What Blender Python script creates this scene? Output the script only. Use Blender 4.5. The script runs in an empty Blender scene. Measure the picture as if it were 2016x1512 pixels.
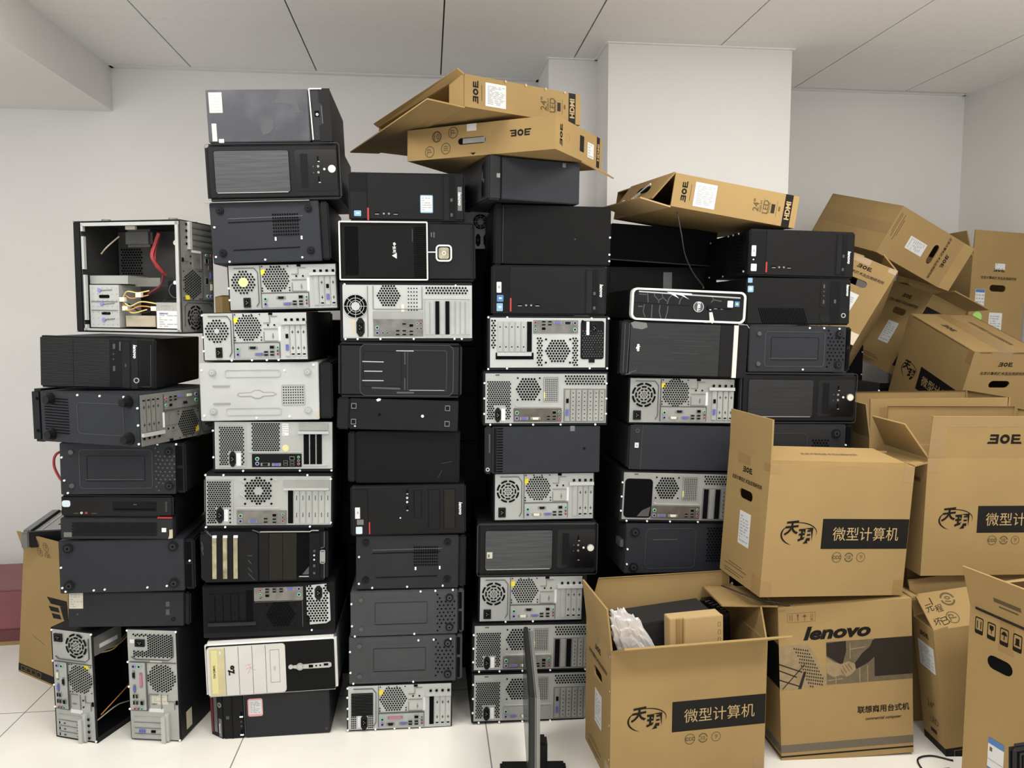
import bpy, bmesh, math, random
from mathutils import Vector, Matrix, Euler
from mathutils.geometry import tessellate_polygon
random.seed(7)
S = bpy.context.scene
COL = S.collection
PI = math.pi
def lin(c):
    c /= 255.0
    return c/12.92 if c <= 0.04045 else ((c+0.055)/1.055)**2.4
def rgb(r, g, b, k=1.0): return (lin(r)*k, lin(g)*k, lin(b)*k, 1.0)

# ------------------------------------------------------------------ camera, world, lights, exposure
cam_data = bpy.data.cameras.new('camera'); cam = bpy.data.objects.new('camera', cam_data); COL.objects.link(cam)
cam_data.sensor_width = 36.0; cam_data.lens = 1514.0/2016.0*36.0
cam_data.clip_start = 0.05; cam_data.clip_end = 60
cam.location = (0, 0, 1.5); cam.rotation_euler = (math.radians(90-4.95), 0, math.radians(-6.2))
S.camera = cam
world = bpy.data.worlds.new('world'); S.world = world; world.use_nodes = True
world.node_tree.nodes['Background'].inputs[0].default_value = (0.93, 0.96, 1.0, 1); world.node_tree.nodes['Background'].inputs[1].default_value = 0.84
S.view_settings.view_transform = 'Standard'; S.view_settings.look = 'None'; S.view_settings.gamma = 1.0
S.view_settings.exposure = 0.74; S.view_settings.use_curve_mapping = False
def area_light(name, loc, sx, sy, power, color=(1, 0.965, 0.91), rot=(0, 0, 0)):
    d = bpy.data.lights.new(name, 'AREA'); d.shape = 'RECTANGLE'; d.size = sx; d.size_y = sy; d.energy = power; d.color = color
    o = bpy.data.objects.new(name, d); COL.objects.link(o); o.location = loc; o.rotation_euler = rot; return o
CEIL = 2.80
for nm, x, y, pw, sz in (('ceiling_panel_lamp', 1.45, 1.95, 20, .9), ('ceiling_panel_lamp', -1.05, 1.95, 23, 1.2), ('ceiling_panel_lamp', 1.35, 0.2, 35, 1.2), ('ceiling_panel_lamp', -0.75, 0.2, 16, 1.2)):
    area_light(nm, (x, y, CEIL-0.012), sz, 0.6, pw)
# daylight from a window in the left wall, out of the frame
area_light('window_daylight', (-3.55, 2.3, 1.35), 1.6, 1.4, 6, (0.86, 0.92, 1.0), (0, math.radians(-90), 0))

# ------------------------------------------------------------------ materials
MATS = {}
def mat(name, col, rough=0.6, metal=0.0, var=0.0, scale=30.0, bump=0.0, bscale=200.0, spec=0.5, stretch=None, detail=3.0, coat=0.0, dirt=None):
    if name in MATS: return MATS[name]
    m = bpy.data.materials.new(name); m.use_nodes = True; nt = m.node_tree; b = nt.nodes['Principled BSDF']
    b.inputs['Base Color'].default_value = col; b.inputs['Roughness'].default_value = rough; b.inputs['Metallic'].default_value = metal
    b.inputs['Specular IOR Level'].default_value = spec
    if coat: b.inputs['Coat Weight'].default_value = coat; b.inputs['Coat Roughness'].default_value = 0.08
    tc = nt.nodes.new('ShaderNodeTexCoord'); mp = nt.nodes.new('ShaderNodeMapping'); nt.links.new(tc.outputs['Object'], mp.inputs[0])
    if stretch: mp.inputs['Scale'].default_value = stretch
    if var or dirt:
        n = nt.nodes.new('ShaderNodeTexNoise'); n.inputs['Scale'].default_value = scale; n.inputs['Detail'].default_value = detail
        nt.links.new(mp.outputs[0], n.inputs[0])
        r = nt.nodes.new('ShaderNodeValToRGB'); r.color_ramp.elements[0].position = 0.3; r.color_ramp.elements[1].position = 0.72
        lo = tuple(max(0, c*(1-var)) for c in col[:3])+(1,); hi = tuple(min(1, c*(1+var)) for c in col[:3])+(1,)
        if dirt: lo, hi = col, dirt; r.color_ramp.elements[0].position = 0.45; r.color_ramp.elements[1].position = 0.6
        r.color_ramp.elements[0].color = lo; r.color_ramp.elements[1].color = hi
        nt.links.new(n.outputs[0], r.inputs[0]); nt.links.new(r.outputs[0], b.inputs['Base Color'])
    if bump:
        n2 = nt.nodes.new('ShaderNodeTexNoise'); n2.inputs['Scale'].default_value = bscale; n2.inputs['Detail'].default_value = 2
        nt.links.new(mp.outputs[0], n2.inputs[0])
        bp = nt.nodes.new('ShaderNodeBump'); bp.inputs['Strength'].default_value = bump; bp.inputs['Distance'].default_value = 0.002
        nt.links.new(n2.outputs[0], bp.inputs['Height']); nt.links.new(bp.outputs[0], b.inputs['Normal'])
    MATS[name] = m; return m
mat('wall', (0.80, 0.785, 0.765, 1), 0.85, var=0.03, scale=1.2, bump=0.08, bscale=90, spec=0.3)
mat('ceiling', (.90, .89, .88, 1), 0.9, var=0.02, scale=60, bump=0.15, bscale=300, spec=0.2)
mat('ceiling_gap', (0.03, 0.028, 0.03, 1), 0.8)
mat('skirting', (0.30, 0.295, 0.28, 1), 0.45, var=0.1, scale=25)
mat('maroon', rgb(125, 72, 76), 0.5, var=0.12, scale=6)
mat('maroon_dark', rgb(98, 52, 56), 0.55)
mat('black_paint', (0.0088, 0.0092, 0.0105, 1), 0.5, var=0.18, scale=5, bump=0.06, bscale=500, spec=0.16)
mat('black_plastic', (.0070, .0070, .0076, 1), 0.48, var=0.15, scale=7, bump=0.05, bscale=600, spec=0.16)
mat('gloss_black', (0.0034, 0.0034, 0.0038, 1), 0.2, spec=0.3)
mat('deep_black', (0.006, 0.006, 0.007, 1), 0.6, spec=0.12)
mat('hole', (0.004, 0.004, 0.0045, 1), 0.9, spec=0.05)
mat('dusty_black', (0.0193, 0.0197, 0.0218, 1), 0.55, var=0.2, scale=4, spec=0.2)
mat('slate_paint', (.0215, .0235, .029, 1), 0.5, var=0.12, scale=4, bump=0.06, bscale=500, spec=0.18)
mat('grey_paint', (.052, .053, .057, 1), 0.5, var=0.1, scale=4, bump=0.06, bscale=500, spec=0.22)
mat('smudged_grey', (.044, .046, .056, 1), 0.42, scale=7, dirt=(0.068, 0.070, 0.082, 1), detail=4, spec=0.25)
mat('brushed', (0.05, 0.0525, 0.056, 1), 0.38, metal=0.35, var=0.3, scale=12, stretch=(0.6, 6, 16))
mat('brushed_dark', (0.016, 0.0165, 0.0175, 1), 0.4, metal=0.3, var=0.35, scale=14, stretch=(0.5, 6, 18))
mat('mesh_black', (0.0067, 0.0067, 0.0071, 1), 0.6, spec=0.1)
mat('wiped', (0.037, 0.039, 0.047, 1), 0.45)
mat('rib', (0.017, 0.017, 0.018, 1), 0.5)
mat('line_light', (0.055, 0.0565, 0.06, 1), 0.4)
mat('line_dark', (0.0042, 0.0042, 0.0046, 1), 0.6, spec=0.1)
mat('zinc', (.38, .39, .375, 1), 0.45, metal=0.45, var=0.1, scale=9, spec=0.5)
mat('zinc_dull', (.30, .305, .29, 1), 0.5, metal=0.4, var=0.14, scale=9)
mat('zinc_dim', (0.18, 0.18, 0.165, 1), 0.55, metal=0.35, var=0.12, scale=9)
mat('zinc_bright', (0.444, 0.456, 0.444, 1), 0.4, metal=0.3, var=0.06, scale=10)
mat('io_shield', (0.198, 0.189, 0.171, 1), 0.32, metal=0.75, var=0.3, scale=22)
mat('io_dark', (0.12, 0.105, 0.087, 1), 0.35, metal=0.7, var=0.35, scale=20)
mat('silver', (0.468, 0.468, 0.45, 1), 0.28, metal=0.6)
mat('screw', (0.92, 0.93, 0.93, 1), 0.3, metal=0.2)
mat('gold_bar', (0.36, 0.33, 0.216, 1), 0.3, metal=0.7, var=0.4, scale=30)
mat('pearl', (0.663, 0.6545, 0.561, 1), 0.3)
mat('white', (0.697, 0.7055, 0.7055, 1), 0.6)
mat('white_frame', (0.68, 0.6715, 0.6375, 1), 0.3)
mat('cream', (0.5476, 0.5365, 0.5032, 1), 0.5, var=0.05, scale=8)
mat('cream_yellow', (0.5032, 0.4329, 0.2442, 1), 0.5, var=0.1, scale=20)
mat('grey_lid', (0.192, 0.198, 0.204, 1), 0.45, metal=0.3)
mat('label', (0.60, 0.607, 0.615, 1), 0.6)
mat('label_old', (0.518, 0.4884, 0.3922, 1), 0.6)
mat('label_tan', (0.4588, 0.407, 0.296, 1), 0.6)
mat('ink', (.011, .0095, .008, 1), 0.6, spec=0.1)
mat('ink_soft', (.10, .075, .042, 1), 0.7, spec=0.1)
mat('ink_grey', (0.33, 0.33, 0.34, 1), 0.7)
mat('print_black', (.011, .010, .009, 1), 0.55, spec=0.12)
mat('band_grey', (.115, .092, .062, 1), 0.6)
mat('sticker_blue', (0.187, 0.357, 0.51, 1), 0.4)
mat('sticker_pale', (0.527, 0.6375, 0.697, 1), 0.4)
mat('sticker_navy', (0.06, 0.16, 0.38, 1), 0.4)
mat('sticker_green', (0.35, 0.65, 0.14, 1), 0.4)
mat('grey_sticker', (0.156, 0.156, 0.15, 1), 0.35, metal=0.4)
mat('red', (0.36, 0.025, 0.025, 1), 0.4)
mat('dark_red', (0.10, 0.012, 0.02, 1), 0.4)
mat('red_cable', (0.33, 0.03, 0.035, 1), 0.45)
mat('pink', (0.663, 0.306, 0.306, 1), 0.5)
mat('yellow', (0.68, 0.561, 0.0255, 1), 0.5)
mat('yellow_cable', (0.62, 0.50, 0.16, 1), 0.5)
mat('orange_cable', (0.55, 0.22, 0.06, 1), 0.5)
mat('pale_yellow', (0.592, 0.5476, 0.2516, 1), 0.5)
mat('port_green', (0.20, 0.42, 0.30, 1), 0.5)
mat('port_purple', (0.24, 0.22, 0.42, 1), 0.5)
mat('port_blue', (0.09, 0.10, 0.34, 1), 0.45)
mat('port_dvi', (0.62, 0.60, 0.47, 1), 0.5)
mat('port_pink', (0.42, 0.14, 0.22, 1), 0.5)
mat('port_metal', (0.252, 0.252, 0.24, 1), 0.35, metal=0.6)
mat('bay_brown', (0.0143, 0.0122, 0.0101, 1), 0.55, spec=0.15)
mat('purple_clip', (0.20, 0.20, 0.50, 1), 0.5)
mat('board_green', (0.02, 0.06, 0.055, 1), 0.5, var=0.4, scale=60)
mat('case_inside', (0.08, 0.0775, 0.0725, 1), 0.5, metal=0.3, var=0.25, scale=8)
mat('dark_inside', (0.025, 0.025, 0.025, 1), 0.6, metal=0.2)
mat('cardboard', (.315, .211, .088, 1), 0.85, var=0.05, scale=5, bump=0.05, bscale=120, spec=0.2)
mat('cardboard_pale', (.42, .30, .145, 1), 0.85, var=0.05, scale=5, spec=0.2)
mat('cardboard_edge', (0.4884, 0.3552, 0.1998, 1), 0.9)
mat('tape', (.29, .186, .075, 1), 0.3, var=0.06, scale=10, spec=0.6)
mat('photo_dark', (.026, .020, .015, 1), 0.6, spec=0.12)
mat('photo_mid', (.115, .085, .048, 1), 0.6, var=0.2, scale=40)
mat('photo_light', (.26, .185, .095, 1), 0.6, var=0.15, scale=40)
mat('foil', (0.80, 0.81, 0.83, 1), 0.22, metal=0.35, bump=0.6, bscale=60)
mat('cable_black', (0.012, 0.012, 0.012, 1), 0.4, spec=0.3)
mat('monitor_grey', (0.22, 0.22, 0.21, 1), 0.4, metal=0.3)
def floor_material():
    m = bpy.data.materials.new('floor_tiles'); m.use_nodes = True; nt = m.node_tree; b = nt.nodes['Principled BSDF']
    tc = nt.nodes.new('ShaderNodeTexCoord'); br = nt.nodes.new('ShaderNodeTexBrick'); mp = nt.nodes.new('ShaderNodeMapping')
    nt.links.new(tc.outputs['Object'], mp.inputs[0]); nt.links.new(mp.outputs[0], br.inputs[0])
    mp.inputs['Location'].default_value = (-0.198, -0.386, 0)
    br.offset = 0; br.squash = 1; br.inputs['Scale'].default_value = 1.0; br.inputs['Brick Width'].default_value = 0.87; br.inputs['Row Height'].default_value = 0.87
    br.inputs['Mortar Size'].default_value = 0.0022; br.inputs['Mortar Smooth'].default_value = 0.0
    n = nt.nodes.new('ShaderNodeTexNoise'); n.inputs['Scale'].default_value = 3; n.inputs['Detail'].default_value = 5; nt.links.new(tc.outputs['Object'], n.inputs[0])
    r = nt.nodes.new('ShaderNodeValToRGB'); r.color_ramp.elements[0].color = (0.70, 0.68, 0.62, 1); r.color_ramp.elements[1].color = (0.83, 0.81, 0.75, 1)
    nt.links.new(n.outputs[0], r.inputs[0]); nt.links.new(r.outputs[0], br.inputs['Color1']); nt.links.new(r.outputs[0], br.inputs['Color2'])
    br.inputs['Mortar'].default_value = (0.22, 0.21, 0.20, 1); nt.links.new(br.outputs[0], b.inputs['Base Color'])
    b.inputs['Roughness'].default_value = 0.22; b.inputs['Specular IOR Level'].default_value = 0.4; return m

# ------------------------------------------------------------------ mesh tools
class MB:
    def __init__(s): s.v = []; s.f = []; s.m = []
    def add(s, vs, fs, mi=0):
        o = len(s.v); s.v += [tuple(p) for p in vs]
        for f in fs: s.f.append(tuple(i+o for i in f)); s.m.append(mi)
    def box(s, x0, x1, y0, y1, z0, z1, mi=0):
        vs = [(x, y, z) for x in (x0, x1) for y in (y0, y1) for z in (z0, z1)]
        s.add(vs, [(0, 1, 3, 2), (4, 6, 7, 5), (0, 4, 5, 1), (2, 3, 7, 6), (0, 2, 6, 4), (1, 5, 7, 3)], mi)
    def prism(s, P, pts, t0, t1, mi=0):                 # outline in face coordinates, raised from t0 to t1
        n = len(pts); a = [P(u, v, t1) for u, v in pts]; b = [P(u, v, t0) for u, v in pts]
        s.add(a+b, [tuple(range(n))]+[(i, i+n, (i+1) % n+n, (i+1) % n) for i in range(n)], mi)
    def flat(s, P, pts, t, mi=0):
        s.add([P(u, v, t) for u, v in pts], [tuple(range(len(pts)))], mi)
    def holed(s, P, outer, holes, t0, t1, mi=0):
        loops = [outer]+holes; flat = [p for l in loops for p in l]
        tris = tessellate_polygon([[Vector((p[0], p[1], 0)) for p in l] for l in loops]); n = len(flat)
        fs = [tuple(t) for t in tris]+[tuple(i+n for i in reversed(t)) for t in tris]; k = 0
        for l in loops:
            m = len(l); fs += [(k+i, k+(i+1) % m, k+(i+1) % m+n, k+i+n) for i in range(m)]; k += m
        s.add([P(u, v, t1) for u, v in flat]+[P(u, v, t0) for u, v in flat], fs, mi)
    def tube(s, pts, r, n=6, mi=0):
        pts = [Vector(p) for p in pts]; rings = []; prev = None
        for i, p in enumerate(pts):
            d = (pts[min(i+1, len(pts)-1)]-pts[max(i-1, 0)]).normalized()
            a = prev if prev is not None else (Vector((0, 0, 1)) if abs(d.z) < 0.9 else Vector((1, 0, 0)))
            a = (a-d*a.dot(d)).normalized(); prev = a; b = d.cross(a)
            rings.append([p+(a*math.cos(2*PI*k/n)+b*math.sin(2*PI*k/n))*r for k in range(n)])
        vs = [q for R in rings for q in R]; fs = []
        for i in range(len(rings)-1):
            for k in range(n): fs.append((i*n+k, i*n+(k+1) % n, (i+1)*n+(k+1) % n, (i+1)*n+k))
        fs.append(tuple(range(n-1, -1, -1))); fs.append(tuple((len(rings)-1)*n+k for k in range(n)))
        s.add(vs, fs, mi)
    def build(s, name, mats, parent=None, bevel=0, seg=2, smooth=False):
        me = bpy.data.meshes.new(name); me.from_pydata(s.v, [], s.f)
        for m in (mats if isinstance(mats, (list, tuple)) else [mats]): me.materials.append(MATS[m] if isinstance(m, str) else m)
        for p, mi in zip(me.polygons, s.m): p.material_index = mi
        bm = bmesh.new(); bm.from_mesh(me)
        bmesh.ops.recalc_face_normals(bm, faces=bm.faces)
        if bevel: bmesh.ops.bevel(bm, geom=list(bm.edges)+list(bm.verts), offset=bevel, segments=seg, affect='EDGES', clamp_overlap=True)
        bm.to_mesh(me); bm.free()
        if smooth:
            for p in me.polygons: p.use_smooth = True
        o = bpy.data.objects.new(name, me); COL.objects.link(o)
        if parent is not None: o.parent = parent
        return o
def catmull(pts, k=8):
    P = [Vector(p) for p in pts]; P = [P[0]*2-P[1]]+P+[P[-1]*2-P[-2]]; out = []
    for i in range(1, len(P)-2):
        for j in range(k):
            t = j/k; a, b, c, d = P[i-1], P[i], P[i+1], P[i+2]
            out.append(0.5*((2*b)+(c-a)*t+(2*a-5*b+4*c-d)*t*t+(3*b-a-3*c+d)*t**3))
    out.append(P[-2]); return out
def thing(name, label, cat, loc=(0, 0, 0), rot=(0, 0, 0), group=None):
    o = bpy.data.objects.new(name, None); COL.objects.link(o); o.empty_display_size = 0.05
    o.location = loc; o.rotation_euler = rot; tag(o, label, cat, group); return o
def tag(o, label, cat, group=None, kind=None):
    o['label'] = label; o['category'] = cat
    if group: o['group'] = group
    if kind: o['kind'] = kind
def struct(name, mb, m, parent=None, **k):
    o = mb.build(name, m, parent, **k)
    if parent is None: o['kind'] = 'structure'
    return o
_T = {}
def glyphs(s, bold=0.0, shear=0.0):                       # filled letter outlines, centred, unit height
    key = (s, bold, shear)
    if key in _T: return _T[key]
    c = bpy.data.curves.new('lettering', 'FONT'); c.body = s; c.offset = bold; c.shear = shear; c.resolution_u = 3
    o = bpy.data.objects.new('lettering', c); COL.objects.link(o); bpy.context.view_layer.update()
    me = bpy.data.meshes.new_from_object(o.evaluated_get(bpy.context.evaluated_depsgraph_get()))
    vs = [(v.co.x, v.co.y) for v in me.vertices]; fs = [tuple(p.vertices) for p in me.polygons]
    bpy.data.objects.remove(o); bpy.data.curves.remove(c); bpy.data.meshes.remove(me)
    if not vs: vs, fs = [(0, 0), (1, 0), (1, 1)], [(0, 1, 2)]
    x0, x1 = min(v[0] for v in vs), max(v[0] for v in vs); y0, y1 = min(v[1] for v in vs), max(v[1] for v in vs)
    h = (y1-y0) or 1
    _T[key] = ([((x-(x0+x1)/2)/h, (y-(y0+y1)/2)/h) for x, y in vs], fs, (x1-x0)/h); return _T[key]

# ------------------------------------------------------------------ face painter: u to the right, v down, t outward, in fractions of the face
class Face:
    def __init__(s, o, ux, vx, n, L, H):
        s.o, s.ux, s.vx, s.n, s.L, s.H = Vector(o), Vector(ux), Vector(vx), Vector(n), L, H; s.last = None; s.root = None
    def P(s, u, v, t): return s.o+s.ux*(u*s.L)+s.vx*(v*s.H)+s.n*t
    def turned(s, deg):
        o, ux, vx, L, H = s.o, s.ux, s.vx, s.L, s.H
        if deg == 180: f = Face(o+ux*L+vx*H, -ux, -vx, s.n, L, H)
        elif deg == 90: f = Face(o+ux*L, vx, -ux, s.n, H, L)
        elif deg == 270: f = Face(o+vx*H, -vx, ux, s.n, H, L)
        else: f = Face(o, ux, vx, s.n, L, H)
        f.root = s.root; return f
def box_face(W, D, H, side, root):
    f = {'front': Face((-W/2, 0, H), (1, 0, 0), (0, 0, -1), (0, -1, 0), W, H),
         'back': Face((W/2, D, H), (-1, 0, 0), (0, 0, -1), (0, 1, 0), W, H),
         'left': Face((-W/2, D, H), (0, -1, 0), (0, 0, -1), (-1, 0, 0), D, H),
         'right': Face((W/2, 0, H), (0, 1, 0), (0, 0, -1), (1, 0, 0), D, H),
         'top': Face((-W/2, D, H), (1, 0, 0), (0, -1, 0), (0, 0, 1), W, D),
         'bottom': Face((-W/2, 0, 0), (1, 0, 0), (0, 1, 0), (0, 0, -1), W, D)}[side]
    f.root = root; return f
def circ(F, u, v, r, n=20, a0=0.0, a1=2*PI):             # r in fractions of the face length
    k = F.L/F.H; full = abs(a1-a0-2*PI) < 1e-6; m = n if full else n+1
    return [(u+r*math.cos(a0+(a1-a0)*i/n), v+r*k*math.sin(a0+(a1-a0)*i/n)) for i in range(m)]
def rrect(F, u0, v0, u1, v1, r=0.0, n=4):
    if r <= 0: return [(u0, v0), (u1, v0), (u1, v1), (u0, v1)]
    k = F.L/F.H; out = []
    for cu, cv, a in ((u1-r, v0+r*k, -PI/2), (u1-r, v1-r*k, 0), (u0+r, v1-r*k, PI/2), (u0+r, v0+r*k, PI)):
        out += [(cu+r*math.cos(a+PI/2*i/n), cv+r*k*math.sin(a+PI/2*i/n)) for i in range(n+1)]
    return out
def put(F, name, mb, mats, **kw):
    if name.startswith('>'):
        o = mb.build(name[1:], mats, F.last or F.root, **kw)
    else:
        o = mb.build(name, mats, F.root, **kw); F.last = o
    return o
def lettering(mb, F, s, u, v, h, rot=0, bold=0.0, shear=0.0, t=0.0012, mi=0, width=None):
    vs, fs, w = glyphs(s, bold, shear); a = math.radians(rot); ca, sa = math.cos(a), math.sin(a); sx = h if width is None else width/w
    mb.add([F.P(u+((x*sx)*ca-(y*h)*sa)/F.L, v-((x*sx)*sa+(y*h)*ca)/F.H, t) for x, y in vs], fs, mi)
def hexgrid(F, mb, inside, u0, v0, u1, v1, pitch, r, t, n=6):
    pu, pv = pitch/F.L, pitch*0.866/F.H; j = 0; v = v0
    while v <= v1+1e-6:
        u = u0+(pu/2 if j % 2 else 0)
        while u <= u1+1e-6:
            if inside(u, v): mb.flat(F.P, circ(F, u, v, r/F.L, n, PI/6, 2*PI+PI/6), t)
            u += pu
        v += pv; j += 1
PORTS = {'ps2g': 'port_green', 'ps2p': 'port_purple', 'vga': 'port_blue', 'com': 'port_metal', 'dvi': 'port_dvi', 'lpt': 'port_pink', 'usb': 'hole', 'usbb': 'port_blue', 'lan': 'hole', 'aud': 'port_metal', 'audg': 'port_green', 'audp': 'port_pink', 'dp': 'hole'}
PNAME = {'ps2g': 'keyboard_port', 'ps2p': 'mouse_port', 'vga': 'video_port', 'com': 'serial_port', 'dvi': 'digital_video_port', 'lpt': 'printer_port', 'usb': 'usb_port', 'usbb': 'usb_port', 'lan': 'network_port', 'aud': 'audio_jack', 'audg': 'audio_jack', 'audp': 'audio_jack', 'dp': 'display_port'}
def port(F, kind, u, v, t=0.004):
    mb = MB(); L, H = F.L, F.H
    def r(w, h, a, b, mi, dv=0.0): mb.prism(F.P, [(u-w/L/2, v+(dv-h/2)/H), (u+w/L/2, v+(dv-h/2)/H), (u+w/L/2, v+(dv+h/2)/H), (u-w/L/2, v+(dv+h/2)/H)], a, b, mi)
    def trap(w, h, a, b, mi): mb.prism(F.P, [(u-w/L/2, v-h/H/2), (u+w/L/2, v-h/H/2), (u+w*0.42/L, v+h/H/2), (u-w*0.42/L, v+h/H/2)], a, b, mi)
    m = PORTS[kind]
    if kind.startswith('ps2'):
        mb.prism(F.P, circ(F, u, v, 0.0068/L, 14), 0, t, 0); mb.prism(F.P, circ(F, u, v, 0.0038/L, 10), t, t+0.0004, 1); ms = [m, 'deep_black']
    elif kind.startswith('aud'):
        mb.prism(F.P, circ(F, u, v, 0.0046/L, 12), 0, t, 0); mb.prism(F.P, circ(F, u, v, 0.0024/L, 10), t, t+0.0004, 1); ms = [m, 'hole']
    elif kind in ('vga', 'com', 'dvi', 'lpt'):
        w = {'vga': 0.031, 'com': 0.031, 'dvi': 0.037, 'lpt': 0.056}[kind]
        r(w, 0.0105, 0, 0.001, 0); trap(w*0.62 if kind != 'lpt' else w*0.8, 0.0085, 0.001, t, 1)
        for sx in (-1, 1): mb.prism(F.P, circ(F, u+sx*w*0.42/L, v, 0.0022/L, 6), 0.001, t, 0)
        ms = ['port_metal', {'com': 'deep_black', 'dvi': 'port_dvi', 'vga': 'port_blue', 'lpt': 'port_pink'}[kind]]
    elif kind in ('usb', 'usbb', 'dp'):
        r(0.0148, 0.0068, 0, t, 0); r(0.0128, 0.0050, t, t+0.0004, 1); ms = ['port_metal', m]
    else:
        r(0.0165, 0.0125, 0, t, 0); r(0.0135, 0.0095, t, t+0.0004, 1); ms = ['port_metal', 'hole']
    put(F, '>'+PNAME[kind], mb, ms)
def paint(F, spec):
    for it in spec:
        k, a = it[0], it[1:]; mb = MB(); L, H = F.L, F.H
        if k == 'R':                                       # name, material, u0 v0 u1 v1, thickness, corner radius
            nm, m, u0, v0, u1, v1, t = a[:7]; rad = a[7] if len(a) > 7 else 0
            mb.prism(F.P, rrect(F, u0, v0, u1, v1, rad), 0, t); put(F, nm, mb, m)
        elif k == 'P':
            nm, m, pts, t = a; mb.prism(F.P, pts, 0, t); put(F, nm, mb, m)
        elif k == 'C':
            nm, m, u, v, r, t = a; mb.prism(F.P, circ(F, u, v, r, 20), 0, t); put(F, nm, mb, m)
        elif k == 'O':
            nm, m, u, v, r0, r1, t = a; mb.holed(F.P, circ(F, u, v, r1, 28), [circ(F, u, v, r0, 28)], 0, t); put(F, nm, mb, m)
        elif k == 'G':                                     # rounded frame: name, mat, u0 v0 u1 v1, radius, width, t
            nm, m, u0, v0, u1, v1, r, w, t = a; kk = L/H
            mb.holed(F.P, rrect(F, u0, v0, u1, v1, r), [rrect(F, u0+w, v0+w*kk, u1-w, v1-w*kk, max(r-w, 0.001))], 0, t); put(F, nm, mb, m)
        elif k == 'lines':                                 # name, mat, width, t, [(u0,v0,u1,v1)]
            nm, m, w, t, ls = a
            for u0, v0, u1, v1 in ls:
                d = Vector(((u1-u0)*L, (v1-v0)*H)); d.normalize(); nu, nv = -d.y*w/2/L, d.x*w/2/H
                mb.prism(F.P, [(u0+nu, v0+nv), (u1+nu, v1+nv), (u1-nu, v1-nv), (u0-nu, v0-nv)], 0, t)
                if nm in ('crease', 'raised_bar', 'scratch', 'edge_glint', 'window_bar'): put(F, nm, mb, m); mb = MB()
            if mb.v: put(F, nm, mb, m)
        elif k == 'hexc':                                  # name, u, v, r, inner radius, pitch, hole radius
            nm, u, v, r, ri, pitch, hr = a[:7]; kk = H/L; m = a[7] if len(a) > 7 else 'hole'
            n = max(1, int(r*L/pitch)+1)
            hexgrid(F, mb, lambda x, y: ri <= math.hypot(x-u, (y-v)*kk) <= r, u-n*pitch/L, v-2*int(n/1.7+1)*pitch*0.866/H, u+r, v+r/kk, pitch, hr, 0.0028); put(F, nm, mb, m)
        elif k == 'hexr':
            nm, u0, v0, u1, v1, pitch, hr = a[:7]; m = a[7] if len(a) > 7 else 'hole'; sk = a[8] if len(a) > 8 else None
            hexgrid(F, mb, lambda x, y: not (sk and sk[0] < x < sk[2] and sk[1] < y < sk[3]), u0, v0, u1, v1, pitch, hr, 0.0028); put(F, nm, mb, m)
        elif k == 'dots':                                  # name, u0 v0 u1 v1, nu, nv, hole half-size, material, sides
            nm, u0, v0, u1, v1, nu, nv, hr, m, sides = a
            for i in range(nu):
                for j in range(nv):
                    mb.flat(F.P, circ(F, u0+(u1-u0)*i/max(1, nu-1), v0+(v1-v0)*j/max(1, nv-1), hr/L, sides, PI/4 if sides == 4 else 0.5, 2*PI+(PI/4 if sides == 4 else 0.5)), 0.0028)
                    if nu*nv <= 6: put(F, nm, mb, m); mb = MB()
            if mb.v: put(F, nm, mb, m)
        elif k == 'arc':
            u, v, r = a
            for q, (ra, rb) in enumerate(((0.86, 1.02), (0.60, 0.74), (0.36, 0.48))):
                for s_ in range(8):
                    a0 = PI/4*s_+(0.09 if q < 2 else 0.14)+(PI/8 if q == 1 else 0); a1 = a0+PI/4-(0.18 if q < 2 else 0.28)
                    o = circ(F, u, v, r*rb, 5, a0, a1); i = circ(F, u, v, r*ra, 5, a0, a1); mb.flat(F.P, o+i[::-1], 0.0028)
            for s_ in range(6): mb.flat(F.P, circ(F, u+0.19*r*math.cos(s_*PI/3), v+0.19*r*L/H*math.sin(s_*PI/3), r*0.055, 6), 0.0028)
            mb.flat(F.P, circ(F, u, v, r*0.055, 6), 0.0028); put(F, 'power_supply_vent', mb, 'hole')
        elif k == 'wire':
            u, v, r = a; mb.prism(F.P, circ(F, u, v, r, 28), 0, 0.0022, 0); mb.prism(F.P, circ(F, u, v, r*0.36, 20), 0.0022, 0.0034, 1)
            for q in (1.0, 0.72, 0.5): mb.holed(F.P, circ(F, u, v, r*q, 28), [circ(F, u, v, r*q-0.0016/L, 28)], 0.0034, 0.0050, 1)
            for s_ in range(8):
                c, s2 = math.cos(s_*PI/4), math.sin(s_*PI/4); kk = L/H; w = 0.0008/L
                mb.prism(F.P, [(u+c*r*0.36-s2*w, v+(s2*r*0.36+c*w)*kk), (u+c*r*1.06-s2*w, v+(s2*r*1.06+c*w)*kk), (u+c*r*1.06+s2*w, v+(s2*r*1.06-c*w)*kk), (u+c*r*0.36+s2*w, v+(s2*r*0.36-c*w)*kk)], 0.0034, 0.0050, 1)
            put(F, 'fan_grille', mb, ['hole', 'zinc_bright'])
        elif k == 'sock':                                  # u0 v0 u1 v1, hexagonal?
            u0, v0, u1, v1 = a[:4]; um, vm = (u0+u1)/2, (v0+v1)/2
            if len(a) > 4: pts = [(um-(u1-u0)*0.18, v0), (um+(u1-u0)*0.18, v0), (u1, v0+(v1-v0)*0.22), (u1, v1-(v1-v0)*0.22), (um+(u1-u0)*0.18, v1), (um-(u1-u0)*0.18, v1), (u0, v1-(v1-v0)*0.22), (u0, v0+(v1-v0)*0.22)]
            else: pts = rrect(F, u0, v0, u1, v1, 0.004)
            mb.prism(F.P, pts, 0, 0.0045, 0); du, dv = (u1-u0)*0.27, (v1-v0)*(0.22 if len(a) > 4 else 0.30)
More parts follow.
